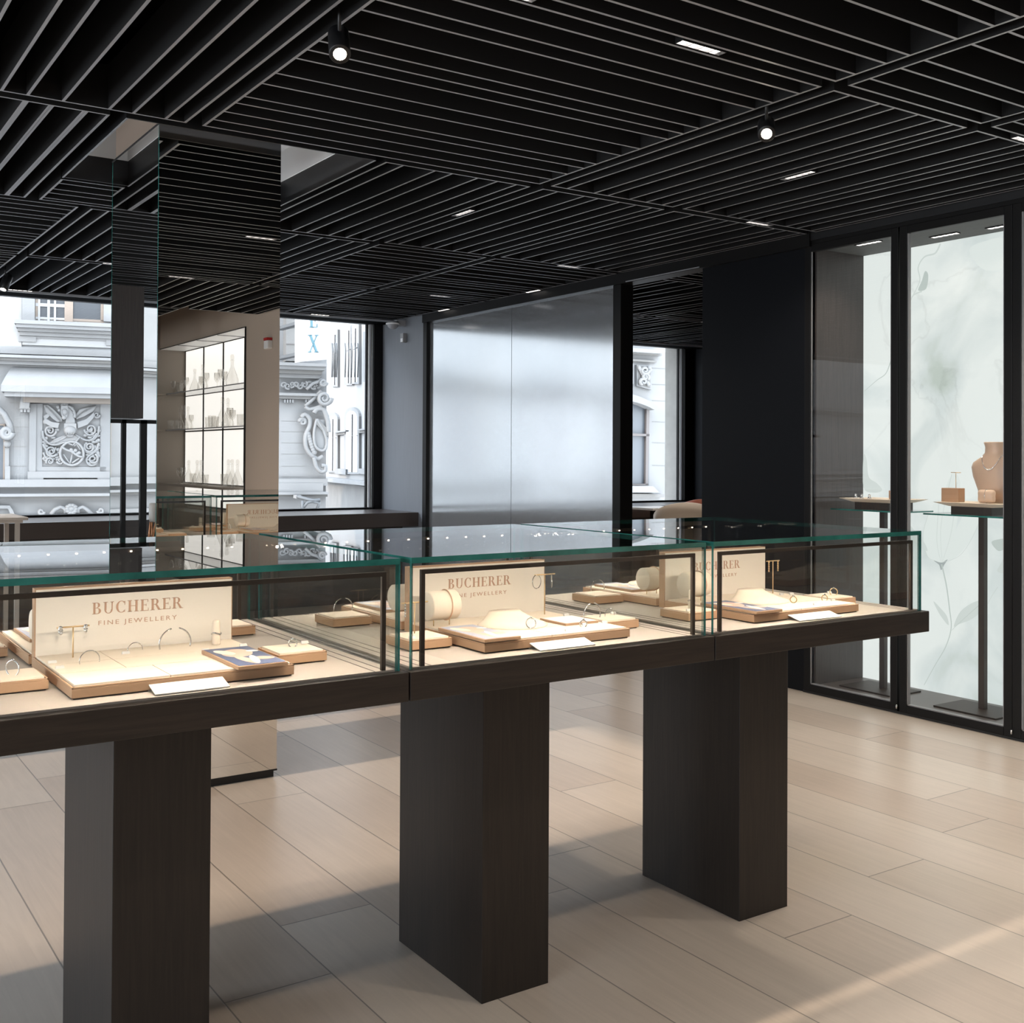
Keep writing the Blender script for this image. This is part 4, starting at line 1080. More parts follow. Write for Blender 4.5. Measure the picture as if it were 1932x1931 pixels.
b = MB(); b.box(-.345, -.04, -1.42, 1.40, ZLOW-.025, ZLOW, 'taupe'); b.box(-.33, -.035, -1.42, 1.40, 0.0, ZLOW-.3, 'stained_panel'); b.build('bar_counter', o)
for zt in (ZUP, ZMID):
    b = MB(); b.box(1.5, BXF-.01, -4.1, -3.82, zt-.02, zt, 'taupe'); tag(b.build('wall_shelf'), 'brown wall shelf on the back wall at %s height' % ('head' if zt > 2 else 'eye'), 'shelf')
b = MB(); b.box(2.3, 3.65, -4.1, -4.09, .02, 1.60, 'taupe'); b.box(2.295, 3.655, -4.1, -4.096, .0, 1.605, 'black'); struct(b, 'door_1')
DEC = [(.0, 0), (.052, 0), (.058, .012), (.056, .05), (.040, .10), (.022, .145), (.014, .17), (.013, .215), (.020, .225), (.012, .228)]
def decanter(x, y, z, s, label):
    o = empty('decanter', (x, y, z), label, 'decanter', 'crystal decanters on the bar shelves')
    MB().lathe([(r*s, h*s) for r, h in DEC], (0, 0, 0), 'crystal', 14).build('bottle', o)
    MB().lathe([(0, .226*s), (.010*s, .228*s), (.018*s, .238*s), (.019*s, .262*s), (.012*s, .275*s), (0, .277*s)], (0, 0, 0), 'crystal', 8, sm=False).build('stopper', o)
def wineglass(x, y, z, s, label):
    o = empty('wine_glass', (x, y, z), label, 'glass', 'stemmed glasses on the bar shelves')
    MB().lathe([(.0, 0), (.028*s, .001), (.026*s, .004), (.004*s, .012), (.0035*s, .075*s), (.012*s, .085*s), (.030*s, .11*s), (.034*s, .14*s), (.031*s, .185*s), (.0295*s, .185*s), (.030*s, .14*s), (.0, .092*s)], (0, 0, 0), 'crystal', 12).build('glass_body', o)
def tumbler(x, y, z, s, label):
    o = empty('tumbler', (x, y, z), label, 'glass', 'cut tumblers on the bar shelves')
    MB().lathe([(.0, 0), (.030*s, 0), (.034*s, .10*s), (.032*s, .10*s), (.028*s, .012*s), (0, .012*s)], (0, 0, 0), 'crystal', 10, sm=False).build('glass_body', o)
levels = {'upper': ZUP, 'middle': ZMID, 'lower': ZLOW}
lay = {'upper': [('d', 437.6, 1.15), ('w', 423, 1.0), ('w', 416, 1.0), ('w', 409, 1.0), ('w', 389, .95), ('w', 379.5, .95), ('d', 382, 1.0), ('d', 367, 1.0), ('w', 351, .9), ('w', 345, .9), ('t', 339, 1.2), ('t', 333, 1.2), ('w', 326, .8), ('w', 319.5, .8)],
       'middle': [('t', 454, 1.2), ('w', 439, 1.0), ('w', 434, 1.05), ('d', 430, 1.15), ('d', 420, 1.15), ('t', 406, 1.3), ('t', 400, 1.3), ('t', 394, 1.3), ('w', 361, .85), ('d', 355, 1.0), ('d', 346, 1.0), ('d', 339, 1.0), ('t', 332, 1.1), ('t', 327, 1.1), ('t', 322, 1.15)],
       'lower': [('d', 449, 1.05), ('d', 439, 1.05), ('d', 432, 1.05), ('t', 424, 1.3), ('t', 388, 1.2), ('d', 380.5, 1.0), ('d', 373, 1.0), ('t', 365, 1.2), ('d', 357, 1.0), ('w', 346, 1.0), ('w', 340, 1.0)]}
for lv, items in lay.items():
    cnt = {}
    for j, (k, px, s) in enumerate(items):
        cnt[k] = cnt.get(k, 0)+1
        ordn = ['first', 'second', 'third', 'fourth', 'fifth', 'sixth', 'seventh', 'eighth', 'ninth'][cnt[k]-1]
        fn, nm = {'d': (decanter, 'stoppered crystal decanter'), 'w': (wineglass, 'stemmed wine glass'), 't': (tumbler, 'cut glass tumbler')}[k]
        xx = 4.03+(.075 if j % 2 else -.055)
        yy = 9.2-onx(px, 780, xx).y
        fn(xx, max(yy, -4.04), levels[lv], s, '%s on the %s bar shelf, %s from the wall end' % (nm, lv, ordn))
o = empty('wall_alarm', (BXF, -.62, 2.44), 'white wall alarm with a red lens seen in the column mirror', 'alarm')
MB().box(-.05, 0, -.05, .05, -.05, .03, 'white_top').build('housing', o, .008); MB().box(-.055, 0, -.045, .045, .03, .055, 'red_plastic').build('red_lens', o, .005)

# ================================================================== SMALL THINGS IN THE ROOM
o = empty('security_camera', (5.06, 9.60, 2.70), 'small dome security camera under the ceiling beside the window', 'camera')
b = MB(); b.box(.03, .13, -.03, .03, -.03, .03, 'grey_plastic'); b.build('bracket', o, .005)
b = MB(); b.lathe([(.055, 0.0), (.058, -.02), (.05, -.05), (.03, -.07), (0, -.078)], (0, 0, 0.01), 'grey_plastic', 20); b.build('dome', o)
b = MB(); b.tube([(.06*math.cos(a), .06*math.sin(a), -.012) for a in [2*PI*k/24 for k in range(24)]], .009, 'white_top', 8, closed=True); b.build('ring', o)
o = empty('wall_sensor', (XR, 9.58, 2.56), 'small box sensor on the grey wall under the security camera', 'sensor')
MB().box(-.045, 0, -.03, .03, -.05, .04, 'grey_plastic').build('housing', o, .004)
MB().box(-.046, -.04, -.022, .022, -.045, -.01, 'white_top').build('lens', o, .002)

# slatted bench top at the left by the window
o = empty('slatted_table', (1.21, 8.62, 0), 'corner of a light slatted table in front of the left window', 'table')
b = MB()
for k in range(6): b.box(-.35, .33, -.28+.1*k, -.20+.1*k, .94, .96, 'slat_wood')
b.build('slats', o, .003)
b = MB(); b.box(-.35, .30, -.25, .28, .92, .94, 'slat_wood'); b.build('under_frame', o)
for (x, y) in ((-.32, -.2), (.26, -.2), (-.32, .22), (.26, .22)): MB().box(x, x+.03, y, y+.03, 0, .92, 'slat_wood').build('leg', o)

# lamp and partition seen in the left face of the mirror
o = empty('suspended_cabinet', (.277, 9.1, 1.69), 'dark suspended cabinet by the window, seen in the side of the column mirror', 'cabinet')
MB().box(-.11, .14, -.1, .25, 0, 1.05, 'stained_panel').build('body', o)
o = empty('glass_partition', (.24, 9.0, 0), 'black framed glass partition under the suspended cabinet', 'partition')
b = MB(); b.box(-.10, -.05, -.02, .02, .0, 1.68, 'frame_black'); b.box(.062, .096, -.02, .02, 0, 1.68, 'frame_black'); b.box(-.35, .35, -.02, .02, 1.65, 1.68, 'frame_black'); b.box(.30, .35, -.02, .02, 0, 1.68, 'frame_black'); b.build('frame', o)
MB().add([(-.08, 0, .03), (.3, 0, .03), (.3, 0, 1.64), (-.08, 0, 1.64)], [(0,1,2,3)], 'pane').build('glass', o)
o = empty('table_lamp', (.33, 7.9, .74), 'copper ribbed lamp with a white shade seen in the side of the mirror', 'lamp')
b = MB()
for k in range(16):
    a = 2*PI*k/16; b.tube([(.085*math.cos(a), .085*math.sin(a), .0), (.095*math.cos(a+.3), .095*math.sin(a+.3), .08), (.085*math.cos(a+.5), .085*math.sin(a+.5), .19)], .006, 'copper', 5)
b.lathe([(0, 0), (.09, 0), (.09, .01)], (0, 0, 0), 'copper', 20); b.build('ribbed_body', o)
MB().lathe([(.09, .19), (.095, .21), (.095, .32), (.0, .325)], (0, 0, 0), 'white_top', 20).build('shade', o)
o = empty('side_table', (.33, 7.9, 0), 'dark side table under the copper ribbed lamp', 'table')
MB().box(-.2, .2, -.2, .2, .71, .738, 'dark_oak_x').build('table_top', o); MB().box(-.03, .03, -.03, .03, 0, .71, 'black').build('leg', o)

# far room: chairs and table beyond the opening
def tub_chair(x, y, rz, label, seat_m, shell_m):
    o = empty('tub_chair', (x, y, 0), label, 'chair', None, rz)
    vs = []; fs = []; n_ = 22; H = 7
    for j in range(H):
        t = j/(H-1)
        for k in range(n_+1):
            a = math.radians(-25+230*k/n_); top = .80+.08*math.sin(max(0, (a-.0))/1*1.0)*0.5 if False else .62+.20*math.sin(max(0.0, min(PI, (a+.43)*.78)))**1.0
            z = .36+(top-.36)*t; r = .25+.06*t
            vs.append((r*math.cos(a), r*math.sin(a)*.95, z))
    for k in range(n_+1):
        a = math.radians(-25+230*k/n_); 
    W_ = n_+1
    for j in range(H-1):
        for k in range(n_): fs.append((j*W_+k, j*W_+k+1, (j+1)*W_+k+1, (j+1)*W_+k))
    sh = MB().add(vs, fs, shell_m, True).build('shell', o)
    md = sh.modifiers.new('thick', 'SOLIDIFY'); md.thickness = .035
    MB().lathe([(0, .36), (.24, .36), (.26, .39), (.25, .45), (0, .47)], (0, 0, 0), seat_m, 22).build('seat', o)
    for k in range(4):
        a = PI/4+k*PI/2; MB().tube([(.12*math.cos(a), .12*math.sin(a), .37), (.24*math.cos(a), .24*math.sin(a), 0)], .012, 'black', 8).build('leg', o)
    return o
p = ony(1318, 950, 8.4)
tub_chair(p.x-.16, 8.40, math.radians(137), 'cream upholstered tub chair with its back to the opening', 'cream_fabric', 'cream_fabric').scale = (1.1, 1.1, 1.16)
q = ony(1330, 945, 9.0)
tub_chair(8.57, 8.90, math.radians(125), 'rust leather tub chair behind the cream chair', 'rust_leather', 'rust_leather').scale = (1, 1, 1.16)
o = empty('consultation_table', (7.93, 9.0, 0), 'white topped table behind the cream chair in the far room', 'table')
MB().box(-.23, .23, -.20, .22, .845, .87, 'white_top').build('table_top', o, .004)
MB().box(-.05, .05, -.05, .05, .02, .845, 'black').build('leg', o); MB().lathe([(0, 0), (.2, 0), (.2, .015), (0, .02)], (0, 0, 0), 'black', 24).build('foot', o)

# ================================================================== STREET AND FACADES
struct(bx(-30, 45, 10.8, 60, -4.3, -4.2, 'asphalt'), 'ground')
class Facade:
    def __init__(s, px, py, depth, ang):
        d = ray(px, py); s.o = CO+d*(depth/d.dot(fw)); s.o.z = 0
        s.u = Vector((math.cos(ang), math.sin(ang), 0)); s.n = Vector((math.sin(ang), -math.cos(ang), 0))
        if s.n.dot(-d) < 0: s.n = -s.n
    def pt(s, px, py, off=0.0):
        o = s.o+s.n*off; d = ray(px, py); t = (o-CO).dot(s.n)/d.dot(s.n); p = CO+d*t
        return ((p-s.o).dot(s.u), p.z)
    def W(s, v):   # local (u, n, z) -> world
        return s.o+s.u*v[0]+s.n*v[1]+Vector((0, 0, v[2]))
    def box(s, b, px0, px1, py0, py1, n0, n1, m, ref=None):
        r = n1 if ref is None else ref
        ym = (py0+py1)/2; xm = (px0+px1)/2
        u0 = s.pt(px0, ym, r)[0]; u1 = s.pt(px1, ym, r)[0]; z1 = s.pt(xm, py0, r)[1]; z0 = s.pt(xm, py1, r)[1]
        k = len(b.v); b.box(min(u0, u1), max(u0, u1), n0, n1, min(z0, z1), max(z0, z1), m); b.xf(s.W, k)
    def lbox(s, b, u0, u1, n0, n1, z0, z1, m):
        k = len(b.v); b.box(u0, u1, n0, n1, z0, z1, m); b.xf(s.W, k)
    def poly(s, b, pts, n0, n1, m):
        q = [s.pt(px, py, n1) for (px, py) in pts]; k = len(b.v); b.prism(q, 'y', n0, n1, m); b.xf(s.W, k)
    def tube(s, b, pts, r, m, nn=6, off=.05, closed=False):
        q = [s.pt(px, py, off) for (px, py) in pts]; k = len(b.v)
        b.tube([(a, off, z) for (a, z) in q], r, m, nn, closed); b.xf(s.W, k)
    def blob(s, b, px, py, r, m, off=.03, rx=None, rn=None):
        u_, z_ = s.pt(px, py, off); k = len(b.v); b.blob((u_, off, z_), (rx or r, rn or r*.6, r), m, 10, 6); b.xf(s.W, k)
    def spiral(s, b, px, py, rpx, turns, a0, sgn, w, m, off=.05):
        pts = []
        for k in range(int(turns*14)+1):
            a = a0+sgn*2*PI*k/14; rr = rpx*(1-.82*k/(turns*14)); pts.append((px+rr*math.cos(a), py+rr*math.sin(a)))
        q = [s.pt(x, y, off) for (x, y) in pts]; kk = len(b.v)
        b.tube([(a, off, z) for (a, z) in q], [w*(1-.4*i/len(q)) for i in range(len(q))], m, 6); b.xf(s.W, kk)

F1 = Facade(135, 820, 18.0, math.radians(-13.2))
root = bpy.data.objects.new('stone_building', None); col.objects.link(root)
tag(root, 'ornate pale stone building with a carved crest across the street', 'building')
b = MB()
ul = F1.pt(0, 800)[0]-45; ur = F1.pt(616, 760)[0]; 
F1.lbox(b, ul, ur, -1.2, 0.0, -4.2, 9.5, 'stone'); b.build('wall', root)
b = MB(); F1.box(b, -60, 42, 380, 655, 0, .03, 'white_render'); F1.box(b, 42, 330, 607, 656, 0, .03, 'white_render'); F1.box(b, 42, 215, 480, 560, .0, .02, 'stone'); F1.box(b, -60, 40, 656, 670, 0, .035, 'stone'); b.build('render_field', root)
b = MB()   # upper window
F1.box(b, 42, 66, 480, 607, 0, .10, 'stone'); F1.box(b, 196, 216, 480, 607, 0, .10, 'stone'); b.build('window_surround', root)
def facade_window(F, px0, px1, py0, py1, wood, mulls, rails, pane, name='window', n=.03):
    b = MB(); F.box(b, px0, px1, py0, py1, -.02, n*.4, pane); o_ = b.build('pane')
    b = MB(); w_ = (px1-px0)*.045
    F.box(b, px0, px0+w_, py0, py1, 0, n, wood); F.box(b, px1-w_, px1, py0, py1, 0, n, wood); F.box(b, px0, px1, py1-w_, py1, 0, n, wood); F.box(b, px0, px1, py0, py0+w_, 0, n, wood)
    for (x, w2, mt) in mulls: F.box(b, x-w2, x+w2, py0, py1, 0, n*1.4, mt)
    for (y, w2, x0, x1, mt) in rails: F.box(b, x0, x1, y-w2, y+w2, 0, n*1.2, mt)
    fr = b.build(name, root_for[0]); o_.parent = fr
    return fr
root_for = [root]
facade_window(F1, 67, 196, 500, 607, 'window_wood', [(130, 8, 'window_wood'), (92, 2.5, 'white_render'), (104, 2.0, 'white_render'), (74, 2, 'white_render')], [(576, 3, 67, 122, 'white_render'), (601, 2, 67, 122, 'white_render')], 'pane_dark')
b = MB()
for (y0, y1, n1, x0, x1) in ((607, 614, .34, 27, 216), (614, 621, .30, 30, 216), (621, 628, .20, 33, 216), (628, 636, .12, 37, 216), (634, 645, .07, 35, 68), (634, 641, .06, 68, 200), (636, 652, .07, 200, 216)):
    F1.box(b, x0, x1, y0, y1, 0, n1, 'stone')
b.build('window_sill', root)
b = MB()   # string course and cornice, running the full width
def course(y_px, y2_px, n1, m_, u0=ul, u1=None):
    z1 = F1.pt(100, y_px, n1)[1]; z0 = F1.pt(100, y2_px, n1)[1]; F1.lbox(b, u0, ur if u1 is None else u1, 0, n1, z0, z1, m_)
cut = F1.pt(330, 800)[0]
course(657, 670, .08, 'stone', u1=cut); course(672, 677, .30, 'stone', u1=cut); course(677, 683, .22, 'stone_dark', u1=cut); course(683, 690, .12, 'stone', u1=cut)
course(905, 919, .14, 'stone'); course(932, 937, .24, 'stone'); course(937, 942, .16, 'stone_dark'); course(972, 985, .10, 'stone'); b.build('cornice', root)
b = MB()   # sloping stone hood over the crest
k = len(b.v)
zt = F1.pt(100, 694, .0)[1]; zb = F1.pt(100, 729, .50)[1]; u0 = F1.pt(2, 730, .5)[0]; u0b = F1.pt(26, 696, 0)[0]; u1 = F1.pt(262, 730, .5)[0]
steps = 8; prof = []
for i in range(steps+1):
    t = i/steps; prof.append((u0b+(u0-u0b)*(t**.8), .50*t, zt+(zb-zt)*(1-math.cos(t*PI/2)*1.0) if False else zt+(zb-zt)*(t**1.2)))
vs = [(a, n1, z) for (a, n1, z) in prof]+[(u1, n1, z) for (a, n1, z) in prof]
fs = [(i, steps+1+i, steps+2+i, i+1) for i in range(steps)]
b.add(vs, fs, 'stone'); 
b.box(u0, u1, 0, .50, zb-.10, zb, 'stone'); b.box(u0+.04, u1, 0, .44, zb-.17, zb-.10, 'stone'); b.box(u0+.3, u1, 0, .25, zb-.25, zb-.17, 'stone_tan')
b.xf(F1.W, k); b.build('stone_hood', root)
b = MB(); F1.box(b, 55, 330, 742, 762, 0, .06, 'stone_tan'); b.build('tan_band', root)
b = MB()   # bracket
F1.poly(b, [(40, 742), (59, 742), (59, 750), (56, 758), (55, 771), (37, 771), (38, 756), (40, 750)], 0, .22, 'stone')
for x in (38, 44.5, 51): F1.box(b, x, x+5, 772, 778, 0, .18, 'stone')
F1.box(b, 36, 57, 769, 772.5, 0, .2, 'stone'); b.build('bracket', root)
b = MB()   # crest frame
F1.box(b, 55, 68, 762, 905, 0, .05, 'stone'); F1.box(b, 68, 80, 762, 890, 0, .025, 'stone'); F1.box(b, 189, 212, 762, 905, 0, .03, 'stone'); F1.box(b, 68, 200, 881, 890, 0, .03, 'stone')
F1.box(b, 52, 82, 890, 906, 0, .07, 'stone'); F1.box(b, 82, 184, 890, 902, 0, .07, 'stone'); F1.box(b, 184, 260, 890, 904.5, 0, .07, 'stone'); b.build('crest_frame', root)
# carved crest
cr_ = MB(); X = lambda x: x/8.777; Y = lambda y: 740+y/8.777
def T(pts, r, off=.05, closed=False): F1.tube(cr_, [(X(a), Y(c)) for a, c in (pts if closed else curve(pts, 3))], r*.72, 'stone', 6, off, closed)
def SP(a, c, rr, tn, a0, sg, w=.019, off=.06): F1.spiral(cr_, X(a), Y(c), rr/8.777, tn, a0, sg, w, 'stone', off)
F1.poly(cr_, [(X(a), Y(c)) for a, c in ((720, 215), (800, 215), (900, 300), (1020, 420), (1030, 480), (950, 500), (860, 430), (760, 330))], 0, .06, 'stone')
F1.poly(cr_, [(X(a), Y(c)) for a, c in ((1600, 225), (1440, 260), (1320, 290), (1240, 390), (1270, 450), (1400, 400), (1540, 320))], 0, .06, 'stone')
for k in range(5):
    T([(760+22*k, 235+18*k), (860+22*k, 330+22*k), (960+14*k, 440+14*k)], .012, .07); T([(1560-26*k, 245+12*k), (1420-20*k, 300+14*k), (1290-8*k, 400+8*k)], .012, .07)
F1.poly(cr_, [(X(a), Y(c)) for a, c in ((1010, 225), (1120, 225), (1135, 300), (1110, 420), (1075, 455), (1030, 430), (1005, 330))], 0, .13, 'stone')   # horse head
F1.blob(cr_, X(1070), Y(330), .055, 'stone', .13, .045, .04); F1.blob(cr_, X(1060), Y(425), .035, 'stone', .13, .035, .03)
F1.poly(cr_, [(X(a), Y(c)) for a, c in ((1130, 250), (1200, 330), (1240, 470), (1240, 520), (1080, 520), (1100, 420))], 0, .09, 'stone')   # neck
T([(1120, 230), (1180, 260), (1230, 330), (1240, 430)], .03, .09)
for (a, c) in ((1030, 215), (1065, 205), (1105, 212), (1190, 270), (1225, 340), (1235, 400), (960, 250), (980, 300)): F1.blob(cr_, X(a), Y(c), .028, 'stone', .09)
F1.poly(cr_, [(X(a), Y(c)) for a, c in ((740, 440), (870, 500), (985, 510), (960, 600), (850, 580), (720, 500))], .02, .09, 'stone')     # banners
F1.poly(cr_, [(X(a), Y(c)) for a, c in ((1280, 500), (1430, 450), (1560, 330), (1555, 420), (1450, 540), (1290, 600))], .02, .09, 'stone')
F1.poly(cr_, [(X(a), Y(c)) for a, c in ((715, 400), (800, 350), (820, 400), (745, 470))], .0, .07, 'stone')
F1.poly(cr_, [(X(a), Y(c)) for a, c in ((1060, 520), (1265, 520), (1265, 640), (1200, 740), (1120, 740), (1060, 660))], 0, .12, 'stone')   # helmet
F1.blob(cr_, X(1160), Y(640), .075, 'stone', .12, .095, .05)
for k in range(4): F1.box(cr_, X(1095+38*k), X(1110+38*k), Y(665), Y(695), .12, .165, 'stone_dark')
F1.poly(cr_, [(X(a), Y(c)) for a, c in ((1100, 700), (1240, 700), (1320, 745), (1210, 885), (1080, 850), (960, 870), (780, 870), (900, 780))], 0, .06, 'stone')  # cape
T([(1320, 745), (1270, 810), (1210, 885)], .02, .08); T([(1210, 885), (1080, 835), (960, 870), (840, 870), (740, 790)], .022, .08)
T([(1240, 700), (1420, 800), (1540, 770), (1600, 680)], .022, .06)
for k in range(4): T([(1080+20*k, 720), (1000-10*k, 780+12*k), (880-30*k, 800+20*k)], .010, .07)
# round shield
T([(1190+195*math.cos(2*PI*k/28), 1020+195*math.sin(2*PI*k/28)) for k in range(28)], .03, .08, True)
T([(1010, 900), (1100, 960), (1190, 990), (1290, 1060), (1370, 1080)], .028, .09); T([(1050, 1030), (1150, 1180)], .018, .06); T([(1200, 1030), (1160, 1190)], .022, .06); T([(1190, 1180), (1370, 1060)], .022, .06)
T([(1060, 900), (1070, 870), (1110, 860)], .012, .08); T([(1230, 900), (1270, 870), (1330, 960)], .014, .08)
for (a, c) in ((1180, 960), (1210, 1000), (1250, 970), (1280, 1030), (1310, 1010)): F1.blob(cr_, X(a), Y(c), .03, 'stone', .09)
for (a, c, rr, tn, a0, sg) in ((830, 640, 105, 1.6, 0, 1), (850, 980, 100, 1.6, .5, 1), (1500, 620, 105, 1.6, PI, -1), (1480, 910, 90, 1.6, PI, -1), (1540, 1110, 90, 1.5, -1.2, 1), (830, 1150, 70, 1.4, 2.5, 1), (1000, 1140, 60, 1.3, 3.0, -1), (1600, 380, 55, 1.3, 0, 1), (760, 500, 50, 1.2, 0, -1)): SP(a, c, rr, tn, a0, sg)
T([(705, 640), (720, 760), (800, 850), (940, 870)], .03, .05); T([(710, 860), (760, 950), (860, 1060), (960, 1030)], .03, .05); T([(1640, 560), (1620, 700), (1520, 800), (1380, 790)], .028, .05)
T([(1410, 860), (1400, 960), (1480, 1010), (1590, 960), (1640, 840)], .028, .05); T([(720, 1000), (760, 1090), (850, 1110)], .025, .05); T([(1630, 940), (1560, 1000), (1470, 1060), (1430, 1130), (1480, 1210), (1580, 1200), (1620, 1110)], .026, .05)
rnd = random.Random(3)
for k in range(70):
    a = rnd.choice([rnd.uniform(715, 1000), rnd.uniform(1400, 1640)]); c = rnd.uniform(560, 1200); F1.blob(cr_, X(a), Y(c), rnd.uniform(.018, .035), 'stone', .04, rnd.uniform(.02, .045), .02)
cr_.build('carved_crest', root)
# lower ornament: rosette with scrolls
b = MB()
for k in range(10):
    a = 2*PI*k/10; F1.blob(b, 135+8*math.cos(a), 961+7*math.sin(a), .035, 'stone', .13, .045, .04)
F1.blob(b, 135, 961, .05, 'stone', .14)
F1.tube(b, [(96, 971), (104, 962), (114, 957), (122, 960), (124, 968)], .035, 'stone', 6, .12); F1.tube(b, [(174, 971), (164, 962), (156, 957), (148, 960), (147, 968)], .035, 'stone', 6, .12)
F1.spiral(b, 78, 966, 6, 1.3, 0, 1, .03, 'stone', .11); F1.spiral(b, 190, 964, 6, 1.3, PI, -1, .03, 'stone', .11)
F1.poly(b, [(-20, 954), (18, 954), (24, 962), (28, 972), (20, 972), (15, 960), (-20, 960)], 0, .1, 'stone'); b.build('rosette_ornament', root)
# left arched window with volute
root_for[0] = root
facade_window(F1, -55, 9, 800, 911, 'window_wood', [(-22, 2, 'window_wood')], [], 'pane_light')
b = MB(); F1.spiral(b, 13, 817, 11, 1.8, 0, 1, .05, 'stone', .18); F1.tube(b, [(22, 818), (18, 800), (8, 782), (-6, 768), (-30, 758)], .05, 'stone', 6, .15); F1.box(b, 9, 17, 845, 885, 0, .08, 'stone'); F1.box(b, 9, 19, 880, 915, 0, .11, 'stone')
F1.blob(b, 14, 838, .06, 'stone', .1); b.build('volute', root)
b = MB()   # ashlar joints
for (x0, x1, y) in ((18, 55, 806), (18, 50, 843), (14, 50, 880), (18, 38, 760)):
    F1.box(b, x0, x1, y-.5, y+.5, 0, .004, 'stone_dark')
for (y, ) in ((795,), (815,), (836,), (857,), (880,), (900,)): F1.box(b, 531, 575, y-.4, y+.4, 0, .004, 'stone_dark')
b.build('masonry_joints', root)
# repeated window bays to the left, out of direct view but seen in the mirror and reflections
uw = F1.pt(67, 600)[0]
for k in range(1, 6):
    c0 = uw-3.1*k
    b = MB(); F1.lbox(b, c0, c0+1.1, -.02, .02, 1.0, 3.1, 'pane_light'); F1.lbox(b, c0, c0+.07, 0, .05, 1.0, 3.1, 'window_wood'); F1.lbox(b, c0+1.03, c0+1.1, 0, .05, 1.0, 3.1, 'window_wood'); F1.lbox(b, c0+.5, c0+.6, 0, .05, 1.0, 3.1, 'window_wood'); F1.lbox(b, c0-.2, c0+1.3, 0, .2, .85, 1.0, 'stone'); F1.lbox(b, c0-.2, c0+1.3, 0, .25, 3.1, 3.25, 'stone')
    b.build('window', root)
# part of the facade seen right of the column
b = MB()
F1.box(b, 540, 573, 560, 682, 0, .30, 'stone_dark')
for y in (618, 650): F1.box(b, 540, 573.5, y-.7, y+.7, 0, .31, 'grey_wood')
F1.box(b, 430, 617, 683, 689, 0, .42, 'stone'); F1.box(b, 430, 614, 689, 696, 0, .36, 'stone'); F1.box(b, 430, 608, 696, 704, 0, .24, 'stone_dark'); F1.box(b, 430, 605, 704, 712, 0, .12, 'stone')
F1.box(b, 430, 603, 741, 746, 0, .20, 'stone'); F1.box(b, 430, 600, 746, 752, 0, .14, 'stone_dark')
for x in (536, 541, 546, 551, 576, 581): F1.box(b, x, x+3.4, 754, 760, 0, .12, 'stone')
F1.box(b, 430, 610, 912, 929, 0, .16, 'stone'); F1.box(b, 430, 609, 929, 933, 0, .10, 'stone_dark'); b.build('corner_cornice', root)
b = MB()
for k in range(9): F1.spiral(b, 535+8*k, 727+2*math.sin(k*2), 6, 1.2, k, 1 if k % 2 else -1, .022, 'stone', .10); F1.blob(b, 539+8*k, 727-3*math.cos(k*3), .035, 'stone', .08)
F1.tube(b, [(578, 735), (590, 724), (602, 720), (608, 714)], .03, 'stone', 6, .15); F1.spiral(b, 610, 722, 7, 1.5, 0, 1, .03, 'stone', .2)
b.build('frieze_scrolls', root)
b = MB()   # cartouche
c3 = lambda x, y: (500+x/3.576, 500+y/3.576)
T2 = lambda pts, r, off=.15: F1.tube(b, [c3(*p) for p in curve(pts, 4)], r*.5, 'stone', 8, off)
F1.spiral(b, *c3(400, 900), 13, 1.7, 0, 1, .04, 'stone', .25); T2([(455, 900), (440, 930), (400, 940), (360, 960), (300, 975), (270, 955)], .06, .2)
T2([(270, 955), (310, 920), (350, 880), (380, 850)], .06)
F1.spiral(b, *c3(255, 1060), 7, 1.5, PI, 1, .035, 'stone', .15)
T2([(245, 1030), (270, 1010), (300, 1040), (300, 1090), (275, 1150), (275, 1220), (300, 1270), (350, 1310), (390, 1290)], .08, .15)
T2([(330, 1000), (350, 975), (390, 975), (410, 1010), (425, 1060), (430, 1130)], .09, .2)
T2([(350, 1040), (335, 1100), (330, 1170), (345, 1230), (385, 1255), (410, 1235), (415, 1180), (395, 1120), (365, 1070), (350, 1040)], .05, .2)
for k in range(8): F1.blob(b, *c3(290+6*k, 1140+18*k), .05, 'stone', .16)
T2([(330, 1300), (345, 1360), (375, 1395), (405, 1390), (405, 1360), (380, 1355)], .07, .2)
F1.poly(b, [c3(*p) for p in ((345, 1040), (420, 1050), (432, 1160), (412, 1240), (370, 1250), (330, 1180))], 0, .16, 'stone')
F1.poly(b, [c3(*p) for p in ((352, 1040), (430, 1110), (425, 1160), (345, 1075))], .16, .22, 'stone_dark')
b.build('cartouche', root)
b = MB(); F1.tube(b, [(560, 937), (590, 945), (604, 944)], .03, 'iron', 6, .5); F1.tube(b, [(572, 958), (580, 948), (590, 946), (602, 950), (598, 962)], .03, 'iron', 6, .5); F1.box(b, 558, 569, 935, 941, .2, .45, 'white_render'); F1.tube(b, [(570, 945), (570, 966)], .03, 'iron', 6, .5)
b.build('iron_bracket', root)
# white sign box with blue letters
sg_ = bpy.data.objects.new('hanging_sign', None); col.objects.link(sg_); tag(sg_, 'white sign box with blue serif letters hung on the corner of the stone building', 'sign')
SF = Facade(573, 640, 16.9, math.radians(-2))
b = MB(); SF.poly(b, [(572, 500), (624.5, 500), (624.5, 678), (572, 682)], -.35, 0, 'sign_white'); b.build('sign_box', sg_)
b = MB(); SF.box(b, 585, 600, 600, 606, -1.9, -.35, 'iron'); SF.box(b, 585, 600, 660, 666, -1.9, -.35, 'iron'); b.build('mount', sg_)
for (ch, y0, y1, x0, x1) in (('E', 590, 618, 584.5, 601), ('X', 632, 665, 582, 602)):
    b = MB(); P, adv = glyph(ch)
    for q_ in P: SF.poly(b, [(x0+(x1-x0)*p[0]/adv, y1-(y1-y0)*p[1]) for p in q_], .0, .02, 'sign_blue')
    b.build('letter', sg_)
